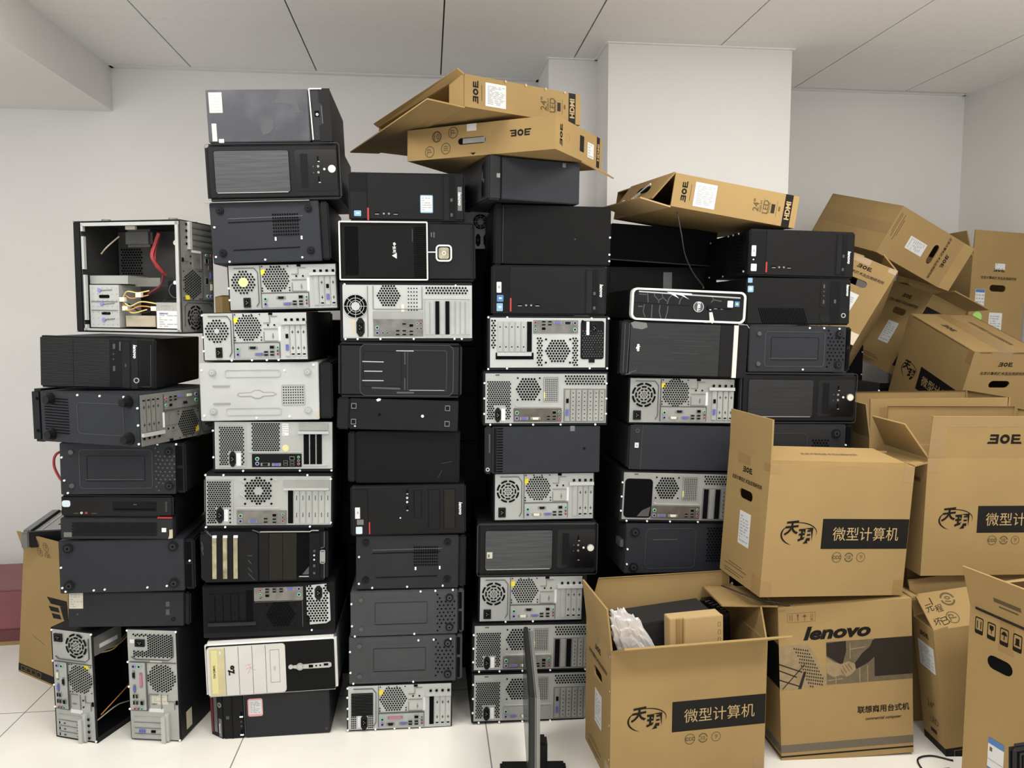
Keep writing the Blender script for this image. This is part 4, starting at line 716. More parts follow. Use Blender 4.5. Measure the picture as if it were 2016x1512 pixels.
mb.add([(x0, .001, .001), (x0-.050, .042, .001), (x0-.050, D-.01, .001), (x0, D-.01, .001), (x0, .001, H-.002), (x0-.050, .042, H-.002), (x0-.050, D-.01, H-.002), (x0, D-.01, H-.002)], [(0, 1, 2, 3), (4, 5, 6, 7), (0, 1, 5, 4), (1, 2, 6, 5), (2, 3, 7, 6), (3, 0, 4, 7)]); mb.build('bezel_corner', 'black_plastic', r)
dv = Vector((.050, -.041, 0)); nn = Vector((-.041, -.050, 0)).normalized(); G = Face((x0-.050, .042, H-.002), dv.normalized(), (0, 0, -1), nn, dv.length, H-.003); G.root = r
paint(G, [('R', 'red_stripe', 'dark_red', .06, .05, .24, .90, .004), ('R', 'silver_edge', 'grey_sticker', .30, .10, .56, .88, .002), ('O', 'power_button', 'silver', .80, .24, .09, .14, .003), ('R', 'badge_strip', 'grey_sticker', .68, .55, .92, .96, .0015), ('T', 'badge', 'white', 'lenovo', .80, .76, .010, -90, .03, .18, .003)])

# ===== third stack
front_pc('S3_1', 'black tower front with a blue-edged paper sticker at the top of the third stack', tower_front(.855, [('sticker_blue', .045, .80, .105, .915)], red=(.74, 1.0), usb=(.24, .40), bay=(.805, .915, .05, 1.0), rec=(.02, .15, .04, .40), word=(.955, .53, .3), wordpad=True)
    + [('R', 'sticker', 'sticker_blue', .612, .46, .722, .835, .001, .01), ('label', 'label', .619, .48, .714, .81, 6, .0014)])
r = last_root(); W, D, H = POSE['S3_1'][3:6]; mb = MB(); mb.tube([(-W*.17, .05, H-.002), (-W*.17, .05, H+.004)], .008, 10); mb.build('foot', 'black_plastic', r)
front_pc('S3_2', 'tower front with a bright outline frame and a square framed power button', [
    ('G', 'bright_frame', 'white_frame', .004, .012, .648, .985, .010, .010, .008), ('R', 'front_panel', 'mesh_black', .02, .05, .635, .95, .002), ('R', 'open_bay', 'hole', .045, .10, .140, .90, .0028), ('R', 'drive_panel', 'mesh_black', .145, .08, .545, .94, .005),
    ('lines', 'ribbed_grille', 'line_dark', .0025, .006, [(.555, .10+.84*i/26, .632, .10+.84*i/26) for i in range(27)]), ('lines', 'groove', 'line_light', .002, .0054, [(.536, .14, .536, .34)]),
    ('P', 'logo_triangle', 'white', [(.385, .575), (.420, .53), (.420, .625)], .006), ('T', 'logo_lettering', 'white', '金长城', .403, .445, .0125, -90, .02, 0, .006), ('R', 'frame_link', 'white_frame', .648, .505, .705, .522, .006),
    ('G', 'button_frame', 'white_frame', .705, .39, .825, .67, .03, .012, .008), ('R', 'power_button', 'gold_bar', .722, .425, .808, .635, .006, .02), ('G', '>ring', 'ink', .722, .425, .808, .635, .02, .004, .0072), ('O', '>symbol', 'white', .766, .53, .010, .015, .008), ('R', 'indicator_bars', 'grey_sticker', .672, .185, .678, .26, .002), ('R', 'indicator_bars', 'line_light', .688, .18, .7, .27, .002), ('R', 'side_panel', 'black_paint', .66, .06, .962, .95, .0016, .01)], rad=.010)
rear_pc('S3_3', 'tower rear with a large wire-guarded fan at left, below the bright-framed front', ATX_C, panel='zinc_bright', frame=(.011, .011, .003, .012), screws=[(.04, .045), (.87, .055), (.04, .955), (.13, .955), (.3, .955), (.55, .955), (.86, .955), (.915, .955)])
front_pc('S3_4', 'glossy black tower panel with raised bars and two moulded window shapes', [
    ('G', 'moulded_frame', 'line_light', .175, .03, .93, .965, .05, .004, .002), ('R', 'moulded_panel', 'gloss_black', .18, .045, .925, .95, .0016, .05), ('G', 'moulded_window', 'line_light', .555, .13, .875, .87, .02, .003, .0028), ('R', 'moulded_window', 'gloss_black', .562, .145, .868, .855, .0032, .02), ('R', 'window_sill', 'silver', .575, .855, .855, .865, .0036),
    ('lines', 'raised_bar', 'silver', .0032, .004, [(.195, .345, .365, .35), (.21, .52, .355, .52), (.195, .69, .365, .69), (.465, .145, .605, .145)]), ('lines', 'raised_bar', 'line_light', .006, .003, [(.27, .82, .50, .835), (.47, .905, .61, .905)]), ('lines', 'centre_post', 'line_light', .003, .003, [(.535, .17, .535, .37), (.535, .64, .535, .86)]), ('G', 'moulded_window', 'line_dark', .20, .16, .51, .80, .01, .003, .0028), ('C', 'rivet', 'line_light', .535, .375, .006, .004)], bezel='gloss_black', rad=.012)
slab_pc('S3_5', 'slim case underside with four square feet, thinnest in the third stack', [('G', 'foot', 'zinc_dim', u, v, u+.042, v+.17, .003, .005, .006) for u in (.115, .885) for v in (.16, .66)] + [('C', 'screw_hole', 'hole', .345, .50, .012, .0014), ('C', 'screw', 'screw', .70, .52, .012, .003), ('P', 'torn_paper', 'white', [(.315, .03), (.335, -.01), (.355, .0), (.35, .06), (.325, .09)], .0012), ('R', 'label_scrap', 'white', .14, .87, .155, .91, .001)], 'black_paint', cap='L', frac=.10, bezel='black_paint', lattice=False, lean=0.0)
slab_pc('S3_6', 'plain black tower side panel below the slim case in the third stack', [('lines', 'seam', 'line_dark', .003, .001, [(.075, .02, .075, .98)]), ('lines', 'scratch', 'line_light', .001, .0006, [(.83, .62, .93, .58), (.80, .90, .84, .74)])], 'mesh_black', cap='L', frac=.07, lattice=False)
front_pc('S3_7', 'black tower front with upright ports mid-face and three drive covers in the third stack', [
    ('R', 'recess', 'deep_black', .03, .04, .145, .075, .0008), ('lines', 'seam', 'line_dark', .002, .001, [(.15, .05, .15, .96)]), ('R', 'red_accent', 'red', .156, .72, .168, .96, .003), ('R', 'sticker', 'label', .04, .42, .082, .645, .0014), ('R', '>mark', 'ink_grey', .057, .5, .07, .55, .0018), ('R', 'sticker', 'grey_sticker', .055, .665, .112, .77, .0014), ('R', 'sticker', 'sticker_pale', .045, .81, .10, .955, .0014, .008),
    ('R', 'usb_port', 'hole', .482, .08, .497, .17, .0012), ('R', '>contact', 'silver', .482, .155, .497, .175, .002), ('R', 'usb_port', 'hole', .482, .41, .497, .5, .0012), ('R', '>contact', 'silver', .482, .49, .497, .51, .002), ('O', 'audio_jack', 'screw', .488, .245, .004, .0085, .003), ('O', 'audio_jack', 'screw', .488, .33, .004, .0085, .003),
    ('R', 'drive_cover', 'line_dark', .545, .09, .615, .65, .0006), ('R', '>face', 'black_plastic', .552, .10, .608, .64, .0014), ('R', 'drive_cover', 'line_dark', .668, .08, .775, .90, .0006), ('R', '>face', 'black_plastic', .676, .09, .768, .89, .0014), ('R', 'drive_cover', 'line_dark', .803, .08, .908, .89, .0006), ('R', '>face', 'bay_brown', .81, .09, .902, .88, .0014), ('T', 'badge', 'white', 'lenovo', .952, .48, .0125, -90, .03, .18, .002), ('C', 'indicator_light', 'screw', .428, .65, .006, .002)])
slab_pc('S3_8', 'black tower underside with round feet and dotted vent, above the two grey undersides', GRID_BOTTOM+[('scr', [(.03, .39), (.03, .885), (.15, .965), (.465, .955), (.79, .945)])], 'dusty_black', frac=.065, lattice=False)
slab_pc('S3_9', 'grey tower underside, upper of the two alike in the third stack', desk_bottom('grey_paint', 'hole', [(.012, .26), (.015, .75), (.04, .98), (.56, .965), (.615, .02), (.745, .015), (.90, .005)]), 'grey_paint', frac=.055, bezel='grey_paint')
slab_pc('S3_10', 'grey tower underside resting directly on the third stack\'s bottom silver rear', desk_bottom('grey_paint', 'hole', [(.012, .3), (.015, .74), (.04, .97), (.61, .10), (.745, .095), (.895, .09), (.565, .975)]), 'grey_paint', frac=.055, bezel='grey_paint')
rear_pc('S3_11', 'tower rear on the floor under the third stack, with a pink printer port', len_rear('grid', 'Dccc', dvi=False, lpt=True, cov='zinc_bright'), panel='zinc_bright', screws=[(.01, .06), (.008, .26), (.01, .5), (.012, .72), (.012, .97), (.27, .97), (.45, .97), (.59, .97), (.69, .97)])

# ===== fourth stack
POSE['S4_1'] = (.371, 2.681, 1.8985, .340, .34, .144, .014, .246)
slab_pc('S4_1', 'dark tower turned sideways right under the folded monitor cartons', [('R', 'badge', 'label', .083, .40, .118, .50, .002), ('R', '>mark', 'ink_grey', .093, .43, .107, .47, .0024), ('R', 'sticker', 'grey_sticker', .80, .03, .835, .13, .001), ('lines', 'seam', 'line_dark', .002, .001, [(.135, .0, .135, 1.0)])], 'slate_paint', cap='L', frac=.13, bezel='dusty_black', lattice=False, lean=-.002)
r = last_root(); W, D, H = POSE['S4_1'][3:6]; G = box_face(W, D, H, 'left', r)
paint(G, [('R', 'drive_bay', 'deep_black', .78, .10, .90, .92, .001), ('R', '>tray', 'gloss_black', .80, .14, .84, .88, .002), ('R', '>eject_button', 'line_light', .855, .5, .875, .58, .003), ('O', 'audio_jack', 'line_light', .22, .82, .006, .014, .002)])
slab_pc('S4_2', 'plain black tower panel with rounded left edge, below the turned tower', [('lines', 'seam', 'line_light', .0012, .0008, [(.075, .02, .075, .98)]), ('C', 'scuff', 'line_light', .69, .56, .006, .0006), ('scr', [(.99, .52), (.988, .81), (.988, .92)])], 'mesh_black', cap='L', frac=.072, lattice=False, bezel='mesh_black', lean=-.002)
front_pc('S4_3', 'black tower front with white and blue stickers at left, between plain panel and reversed rear', tower_front(.80, [('label', .045, .34, .085, .555), ('sticker_navy', .047, .60, .103, .735), ('sticker_blue', .045, .765, .098, .925)], red=(.66, .93), usb=(.245, .395), bay=(.81, .925, .08, .97), rec=(.03, .16, .06, .93), word=(.952, .50, .30)))
rear_pc('S4_4', 'tower rear placed upside down, black power supply at its right end', ATX_D, panel='zinc_bright', frame=(.010, .009, .014, .011), screws=[(.008, .04), (.16, .04), (.85, .05), (.992, .05), (.008, .97), (.16, .96), (.84, .96), (.985, .96)])
rear_pc('S4_5', 'tower rear with six dotted slot covers, directly below the upside-down rear', atx_a('G......'), panel='zinc', frame=(.009, .009, .007, .010), screws=ATX_SCREWS)
slab_pc('S4_6', 'slate tower side with a ribbed strip and ring-shaped button at its left end', [('lines', 'ribbed_strip', 'hole', .0042, .0012, [(.105, .05+.9*i/16, .155, .05+.9*i/16) for i in range(17)]), ('R', 'sticker', 'grey_sticker', .735, .0, .775, .11, .001), ('R', 'badge', 'line_light', .035, .16, .045, .55, .003), ('O', 'power_button', 'silver', .026, .90, .009, .017, .004), ('R', 'edge_strip', 'line_dark', .075, .03, .10, .97, .0008), ('C', 'scuff', 'line_dark', .86, .48, .012, .0006)], 'slate_paint', cap='L', frac=.06, lattice=False, bezel='gloss_black', lean=0.0)
rear_pc('S4_7', 'tower rear with circular slotted supply vent, between ribbed-strip side and brushed front', len_rear('arc', 'pccc', io='zinc'), panel='zinc')
front_pc('S4_8', 'tower front with brushed door and a small square sticker on the door, fourth stack', brushed_front(True, False), bezel='black_plastic', rad=.012)
rear_pc('S4_9', 'tower rear with slotted supply vent, partly behind the open foreground carton flap', len_rear('arc', 'pccc'), panel='zinc', screws=[(.26, .985), (.52, .985)])
rear_pc('S4_10', 'tower rear behind the monitor with three open slots, second from the floor', atx_a('DpD....'.replace('p', 'p'), io='io_shield'), panel='zinc', frame=(.009, .007, .007, .010), screws=ATX_SCREWS)
rear_pc('S4_11', 'tower rear at the bottom of the fourth stack, behind the monitor edge', atx_a('G......', io='zinc_dull', ports=[('ps2g', .258, .79), ('ps2p', .258, .90), ('vga', .318, .905), ('dvi', .412, .905)]), panel='zinc', frame=(.009, .007, .007, .010), screws=ATX_SCREWS)

# ===== fifth stack
r, W, D, H = new_pc('S5_1', 'slim white-rimmed computer front in glossy black with web pattern and round badge'); r.name = 'slim_computer'
chassis(r, W, D, H, .02, D, 'black_paint', inset=.006); F = box_face(W, D, H, 'front', r)
mb = MB(); mb.holed(F.P, rrect(F, 0, 0, 1, 1, .05, 6), [rrect(F, .018, .062, .982, .938, .036, 6)], -.022, .004); mb.build('white_rim', 'white_frame', r)
mb = MB(); mb.prism(F.P, rrect(F, .018, .062, .982, .938, .036, 6), -.02, -.002); mb.build('glossy_front', 'gloss_black', r)
web = [[(.06, .20), (.13, .2)], [(.135, .08), (.14, .25), (.145, .44)], [(.19, .08), (.2, .24), (.235, .36), (.235, .44)], [(.235, .36), (.27, .28), (.26, .1)], [(.27, .26), (.305, .38)], [(.36, .12), (.325, .28), (.31, .46)], [(.46, .14), (.425, .30), (.415, .45)], [(.115, .50), (.105, .72), (.125, .9)], [(.18, .5), (.18, .92)], [(.25, .5), (.245, .7), (.265, .95)], [(.32, .52), (.315, .72), (.30, .95)], [(.06, .58), (.10, .58)], [(.70, .14), (.715, .26), (.785, .30)], [(.715, .26), (.695, .34)]]
for pl in web: mb = MB(); mb.tube([F.P(u, v+.03*u, -.0015) for u, v in pl], .0024, 6); mb.build('web_strand', 'line_light', r)
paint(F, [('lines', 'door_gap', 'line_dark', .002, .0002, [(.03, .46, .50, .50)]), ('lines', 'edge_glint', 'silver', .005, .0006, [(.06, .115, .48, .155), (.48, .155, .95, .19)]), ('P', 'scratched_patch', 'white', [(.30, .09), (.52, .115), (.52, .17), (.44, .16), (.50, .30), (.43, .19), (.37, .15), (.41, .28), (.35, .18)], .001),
    ('O', 'round_badge', 'silver', .585, .52, .040, .046, .002), ('C', 'badge_face', 'line_light', .585, .52, .040, .001), ('T', 'badge_lettering', 'white', 'DELL', .587, .52, .011, -90, .04, 0, .002), ('C', 'power_button', 'deep_black', .685, .54, .024, .003), ('R', '>mark', 'white', .68, .585, .695, .61, .0036), ('R', 'port_strip', 'hole', .705, .535, .88, .565, .001), ('R', '>contact', 'silver', .72, .555, .75, .568, .0016), ('R', '>contact', 'silver', .78, .56, .80, .57, .0016),
    ('R', 'sticker', 'sticker_pale', .838, .29, .888, .50, .0012, .006), ('R', 'sticker', 'sticker_navy', .90, .30, .945, .47, .0012, .006), ('C', '>mark', 'sticker_green', .922, .385, .012, .0016), ('P', 'paper_tag', 'pearl', [(.68, .68), (.705, .67), (.728, .97), (.71, 1.03), (.688, .95)], .005)])
front_pc('S5_2', 'brushed black tower front with an upright silver stripe near its right edge', [
    ('R', 'left_bevel', 'gloss_black', .003, .03, .062, .97, .003, .02), ('lines', 'bevel_edge', 'line_light', .002, .004, [(.065, .05, .058, .95), (.03, .06, .03, .94)]), ('R', 'brushed_panel', 'brushed_dark', .072, .035, .765, .965, .005), ('R', 'brushed_panel', 'black_plastic', .768, .035, .868, .965, .005),
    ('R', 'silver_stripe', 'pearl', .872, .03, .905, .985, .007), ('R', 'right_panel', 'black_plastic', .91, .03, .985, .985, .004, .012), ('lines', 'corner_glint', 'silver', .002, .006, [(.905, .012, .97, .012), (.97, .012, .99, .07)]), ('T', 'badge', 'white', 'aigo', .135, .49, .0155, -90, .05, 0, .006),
    ('P', 'torn_tape', 'grey_sticker', [(.07, .05), (.10, .02), (.19, .04), (.20, .12), (.16, .16), (.09, .14)], .0058), ('lines', 'scratch', 'line_light', .0008, .0055, [(.40, .34, .64, .34), (.40, .56, .60, .57), (.55, .43, .70, .42)]), ('lines', 'edge_scuff', 'line_light', .003, .0055, [(.07, .95, .13, .90), (.05, .975, .09, .96)])], rad=.014)
rear_pc('S5_3', 'tower rear with slotted supply vent, below the silver-striped front', len_rear('arc', 'Gccc', io='zinc_dull', cov='zinc'), panel='zinc_dull')
slab_pc('S5_4', 'slate tower side with a small white square badge, above the rear missing its supply', [('R', 'bezel_face', 'dusty_black', .01, .02, .115, .98, .0012), ('R', 'badge', 'label', .055, .40, .09, .51, .003), ('R', '>mark', 'ink_grey', .067, .44, .08, .48, .0034), ('O', 'recess_ring', 'line_light', .075, .14, .012, .018, .0016), ('lines', 'seam', 'line_light', .0012, .0014, [(.12, .02, .115, .98)])], 'slate_paint', cap='L', frac=.03, lattice=False, bezel='dusty_black')
rear_pc('S5_5', 'tower rear with an empty black power-supply hole at left', atx_a('DpD.D..', psu=False), panel='zinc_dull', frame=(.010, .004, .007, .010), screws=ATX_SCREWS)
slab_pc('S5_6', 'slate tower underside with round feet and honeycomb vent, behind the open foreground carton', foot4((.075, .90), (.16, .86), .043, 'slate_paint')+[('hexr', 'vent_holes', .70, .10, .90, .80, .012, .0046), ('G', 'pressed_panel', 'line_light', .17, .10, .60, .90, .04, .0025, .0014), ('lines', 'pressed_rib', 'line_light', .003, .0014, [(.23, .32, .44, .32)]), ('scr', [(.02, .5), (.02, .8)])], 'slate_paint', cap='R', frac=.04, lattice=False)
r = last_root(); W, D, H = POSE['S5_6'][3:6]; G = box_face(W, D, H, 'left', r); paint(G, [('R', 'rear_panel', 'dusty_black', .03, .04, .97, .97, .0016), ('R', 'slot_latch', 'line_light', .82, .34, .96, .48, .014)])

# ===== sixth stack
front_pc('S6_1', 'black tower front with white stickers and red accent at the top of the sixth stack', tower_front(.80, [('label', .022, .355, .063, .585), ('label', .035, .64, .05, .67), ('sticker_pale', .022, .745, .075, .90)], red=(.70, .92), usb=(.235, .38), bay=(.815, .92, .06, .93), rec=(.01, .155, .05, .93), word=(.945, .55, .3)))
r = last_root(); W, D, H = POSE['S6_1'][3:6]; G = box_face(W, D, H, 'left', r)
paint(G, [('hexr', 'vent_holes', .66, .12, .88, .90, .015, .0045), ('C', 'foot', 'gloss_black', .86, .17, .04, .006), ('C', 'foot', 'gloss_black', .86, .83, .04, .006), ('scr', [(.03, .10), (.5, .05), (.62, .05), (.75, .05), (.03, .93), (.4, .95), (.9, .9)])])
front_pc('S6_2', 'black tower front with a slanted grille and ring button, second in the sixth stack', [
    ('R', 'sticker', 'sticker_blue', .008, .01, .05, .11, .0014), ('R', 'sticker', 'sticker_blue', .008, .175, .062, .31, .0014, .008), ('C', '>mark', 'sticker_pale', .035, .24, .016, .0018), ('lines', 'slanted_grille', 'hole', .0038, .0012, [(.115+.0185*i, .64, .165+.0185*i, .985) for i in range(24)]),
    ('R', 'port_panel', 'gloss_black', .705, .06, .765, .61, .0016), ('R', 'usb_port', 'line_light', .728, .13, .742, .21, .0022), ('R', 'usb_port', 'line_light', .728, .46, .742, .54, .0022), ('C', 'audio_jack', 'line_light', .735, .28, .006, .0022), ('C', 'audio_jack', 'line_light', .735, .37, .006, .0022),
    ('R', 'optical_drive', 'deep_black', .80, .06, .895, .94, .0012), ('R', '>eject_button', 'line_light', .835, .45, .855, .53, .0022), ('P', 'wedge', 'gloss_black', [(.70, .78), (.80, .80), (.80, .93), (.72, .93)], .0014), ('T', 'badge', 'white', 'lenovo', .965, .25, .0115, -90, .03, .18, .002), ('O', 'power_button', 'silver', .932, .79, .015, .022, .003)])
slab_pc('S6_3', 'slate tower underside with pressed oblong and triangular holes, mid sixth stack', desk_bottom('slate_paint', 'hole', [(.58, .05), (.72, .05), (.87, .06), (.53, .94)]), 'slate_paint', frac=.055)
front_pc('S6_4', 'tower front with brushed door and pearl button behind the stacked carton, sixth stack', brushed_front(False, True), bezel='black_plastic', rad=.012)
slab_pc('S6_5', 'slate tower underside half hidden behind the taped carton, lowest visible in the sixth stack', foot4((.08, .835), (.20, .86), .045, 'slate_paint')+[('hexr', 'vent_holes', .63, .35, .78, .75, .012, .0042), ('G', 'pressed_panel', 'line_light', .15, .2, .58, .9, .04, .0025, .0014), ('scr', [(.93, .45)])], 'dusty_black', frac=.07)

# ===== computers behind the front row
def back_pc(x, y, z, W, D, H, label, grp, spec=None, face='panel', m='black_paint', ry=0.0):
    r = thing('tower_computer', label, 'computer', (x, y, z), (0, ry, 0), grp); chassis(r, W, D, H, 0, D-.03, m)
    mb = MB(); mb.box(-W/2, W/2, D-.03, D, 0, H); mb.build('front_bezel', 'black_plastic', r, bevel=.006)
    F = box_face(W, D, H, 'front', r)
    if face == 'rear':
        mb = MB(); mb.prism(F.P, [(.02, .02), (.98, .02), (.98, .97), (.02, .97)], 0, .0016); mb.build('rear_panel', 'zinc_bright', r); F = Face(F.P(0, 0, .0016), F.ux, F.vx, F.n, W, H); F.root = r
    paint(F, spec or [('scr', [(.02, .2), (.02, .8), (.98, .2), (.98, .8)])]); return r
back_pc(.37, 3.185, 1.775, .46, .40, .19, 'tower seen only as a fan guard in the gap beside the plain black panel', 'computers in the back row', [('wire', .165, .40, .0685), ('R', 'supply_plate', 'zinc_bright', .10, .03, .235, .13, .003), ('sock', .122, .66, .165, .92, 1), ('sock', .192, .66, .235, .92, 1), ('scr', [(.11, .05), (.22, .08), (.11, .94)])], 'rear')
back_pc(.985, 3.185, 1.7265, .46, .40, .153, 'plain black tower panel in the back row, under the flapped monitor carton', 'computers in the back row', [('lines', 'bottom_edge', 'line_light', .004, .003, [(.01, .985, .99, .985)])], m='mesh_black', ry=.06)  # pale bottom line is an edge highlight put into the colour
back_pc(.99, 3.19, 1.53, .47, .40, .182, 'black tower with a grey paper strip in the back row, above the white-rimmed slim front', 'computers in the back row', [('R', 'sticker', 'grey_sticker', .50, .12, .58, .98, .001), ('R', 'drive_bay', 'deep_black', .88, .06, .97, .94, .001), ('lines', 'bottom_edge', 'screw', .004, .003, [(.02, .80, .16, .80)])], m='black_plastic')
HID = 'plain dark tower added mostly out of sight to prop pieces and darken gaps'
for sx, n, top in ((.33, 9, 1.774), (.965, 8, 1.529), (-.42, 8, 1.49)):  # stacks added as support and to keep the gaps in front dark
    for k in range(n): back_pc(sx, 3.19, top*k/n+.0005, .56 if 0 < sx < .5 else .42, .40, top/n-.001, HID, 'towers hidden behind the front stacks', m='mesh_black')
for sx, n, top, sy, sw, sd in ((.935, 3, .532, 2.735, .42, .40), (1.37, 5, .922, 2.735, .42, .40), (1.78, 7, 1.22, 3.12, .32, .34), (2.055, 7, 1.36, 3.77, .38, .40), (2.48, 6, 1.12, 3.70, .40, .50)):  # last three stacks added to prop cartons and darken the hollow between them
    for k in range(n): back_pc(sx, sy, top*k/n+.0005, sw, sd, top/n-.001, HID, 'towers hidden behind the front stacks', m='mesh_black')
# ------------------------------------------------------------------ cartons
SIDES = {'F': ((-.5, 0), (.5, 0), (0, -1, 0)), 'R': ((.5, 0), (.5, 1), (1, 0, 0)), 'B': ((.5, 1), (-.5, 1), (0, 1, 0)), 'L': ((-.5, 1), (-.5, 0), (-1, 0, 0))}
ROOM = 'cardboard cartons piled at the right'
def slot(F, u, v, w, h, n=6):
    r = h/2; pts = []
    for cx, a in ((w/2-r, -PI/2), (-w/2+r, PI/2)): pts += [(u+(cx+r*math.cos(a+PI*i/n))/F.L, v+(r*math.sin(a+PI*i/n))/F.H) for i in range(n+1)]
    return pts
def carton(label, pose, flaps=None, holes='', hole_v=.307, m='cardboard', group=ROOM, t=.006, skip='', floor=True, hole_u=.5):
    x, y, z, rx, ry, rz, W, D, H = pose; r = thing('cardboard_carton', label, 'carton', (x, y, z), (rx, ry, rz), group)
    F = {k: box_face(W, D, H, n, r) for k, n in (('F', 'front'), ('R', 'right'), ('B', 'back'), ('L', 'left'), ('T', 'top'), ('D', 'bottom'))}
    mb = MB()
    for k in 'FRBL':
        if k in skip: continue
        f = F[k]; e = t/f.L if k in 'LR' else 0
        mb.holed(f.P, [(e, 0), (1-e, 0), (1-e, 1), (e, 1)], [slot(f, hole_u, hole_v, .095, .034)] if k in holes else [], -t, 0)
    if floor: mb.prism(F['D'].P, [(.012, .02), (.988, .02), (.988, .98), (.012, .98)], -t, 0)
    mb.build('carton_body', m, r)
    if flaps is None:
        mb = MB(); mb.prism(F['T'].P, [(0, 0), (1, 0), (1, .497), (0, .497)], -t, 0); mb.build('flap', m, r)
        mb = MB(); mb.prism(F['T'].P, [(0, .503), (1, .503), (1, 1), (0, 1)], -t, 0); mb.build('flap', m, r)
        paint(F['T'], [('R', 'tape', 'tape', .0, .40, 1.0, .60, .0005)])
    else:
        for k, (ang, ln, ta, tb) in flaps.items():
            a, b, out = SIDES[k]; A = Vector((a[0]*W, a[1]*D, H)); B = Vector((b[0]*W, b[1]*D, H)); o = Vector(out); up = Vector((0, 0, 1)); q = math.radians(ang)
            d = up*math.cos(q)+o*math.sin(q); n = o*math.cos(q)-up*math.sin(q); ux = (B-A).normalized(); L = (B-A).length
            f = Face(A+d*ln, ux, -d, n, L, ln); f.root = r; F['flap'+k] = f; g = Face(B+d*ln-n*t, -ux, -d, -n, L, ln); g.root = r; F['in'+k] = g
            mb = MB(); mb.prism(f.P, [(ta, 0), (1-tb, 0), (1-.004, 1), (.004, 1)], -t, 0); mb.build('flap', [m], r)
    return r, F
def boe(mb, F, u, v, h, rot=0, t=.0006):
    a = math.radians(rot); ca, sa = math.cos(a), math.sin(a)
    Q = lambda x, y, tt: F.P(u+(x*ca-y*sa)*h/F.L, v-(x*sa+y*ca)*h/F.H, t)
    for y0, y1, sl in ((.5, .27, 0), (.11, -.11, .06), (-.27, -.5, -.22)):
        mb.add([Q(-1.62-(.12 if sl == -.22 else 0)+(.06 if sl == 0 else 0), y0, t), Q(-.95, y0, t), Q(-.95, y1, t), Q(-1.62+sl, y1, t)], [(0, 1, 2, 3)])
        mb.add([Q(.95, y0, t), Q(1.62+(.12 if sl == -.22 else 0)-(.06 if sl == 0 else 0), y0, t), Q(1.62-sl, y1, t), Q(.95, y1, t)], [(0, 1, 2, 3)])
    mb.add([Q(-.95, .5, t), Q(-.68, .5, t), Q(-.68, -.5, t), Q(-.95, -.5, t)], [(0, 1, 2, 3)]); mb.add([Q(.68, .5, t), Q(.95, .5, t), Q(.95, -.5, t), Q(.68, -.5, t)], [(0, 1, 2, 3)])
    n = 18; ro = [(math.cos(2*PI*i/n), math.sin(2*PI*i/n)) for i in range(n)]
    mb.add([Q(c*.52, s*.5, t) for c, s in ro]+[Q(c*.24, s*.21, t) for c, s in ro], [(i, (i+1) % n, (i+1) % n+n, i+n) for i in range(n)])
def boe_part(F, u, v, h, rot=0, m='ink', nm='printed_logo'):
    mb = MB(); boe(mb, F, u, v, h, rot); put(F, nm, mb, m)
INST = '北京计算机技术及应用研究所'
def fine(F, lines, m='ink_soft', w=.0026, nm='fine_print'): paint(F, [('lines', nm, m, w, .0005, lines)])
def marks(F, u, v, r, du, m='ink_soft'):                   # three round approval marks
    mb = MB()
    for q in range(3):
        uu = u+du*q; rr = r*(1.1 if q == 0 else 1)
        if q == 1:
            for s_ in range(2): mb.flat(F.P, circ(F, uu, v, rr, 9, .25+PI*s_, PI-.15+PI*s_)+circ(F, uu, v, rr*.76, 9, .25+PI*s_, PI-.15+PI*s_)[::-1], .0006)
            lettering(mb, F, '10', uu, v, r*F.L*.8, 0, .02, 0, .0006)
        else:
            o, i = circ(F, uu, v, rr, 20), circ(F, uu, v, rr*.88, 20); n = 20; mb.add([F.P(a, b, .0006) for a, b in o+i], [(j, (j+1) % n, (j+1) % n+n, j+n) for j in range(n)])
            lettering(mb, F, 'ccc' if q == 0 else 'ㄗ', uu, v, r*F.L*.75, 0, .02, 0, .0006)
    put(F, 'approval_marks', mb, m)
def swoosh(mb, F, u, v, ru, rv, a0, a1, w0, t=.0006):
    n = 22; up, dn = [], []
    for i in range(n+1):
        s_ = i/n; a = a0+(a1-a0)*s_; w = w0*math.sin(PI*min(1, s_*1.05+.02))**.7; c, s2 = math.cos(a), math.sin(a)
        up.append((u+(ru+w)*c, v+(rv+w*F.L/F.H)*s2)); dn.append((u+(ru-w)*c, v+(rv-w*F.L/F.H)*s2))
    for i in range(n): mb.flat(F.P, [up[i], up[i+1], dn[i+1], dn[i]], t)
def tianyue(F, u0=0.0, k=1.0):
    mb = MB(); H = F.H
    lettering(mb, F, '天', .175, .475, .046, 6, .035, .25); lettering(mb, F, '玥', .275, .535, .052, 4, .032, .12)
    swoosh(mb, F, .225, .525, .115, .085, 2.2+PI*.55, 2.2-.35, .006); swoosh(mb, F, .225, .51, .125, .075, PI*1.35, PI*2.15, .0035); put(F, 'brush_lettering', mb, 'ink')
    paint(F, [('R', 'printed_band', 'print_black', .388, .405, .998, .635, .0005)])
    mb = MB(); lettering(mb, F, '微型计算机', .695, .52, .046, 0, .0, 0, .001); put(F, 'band_lettering', mb, 'cardboard_pale')
    marks(F, .505, .70, .031, .085)
def tian_side(F, label=True, tape=True):
    boe_part(F, .5, .113, .0185); paint(F, [('T', 'printed_name', 'ink', INST, .5, .20, .0155, 0, .012)])
    if label: paint(F, [('label', 'label', .40, .44, .66, .70, 9)])
    fine(F, [(.22, .885, .55, .885), (.12, .907, .66, .907), (.12, .945, .60, .945), (.12, .965, .52, .965)])
    if tape: paint(F, [('R', 'tape', 'tape', .25, .0, .55, .075, .0004), ('R', 'tape', 'tape', .86, .0, 1.0, .06, .0004), ('R', 'tape', 'tape', .80, .86, 1.0, 1.0, .0004)])
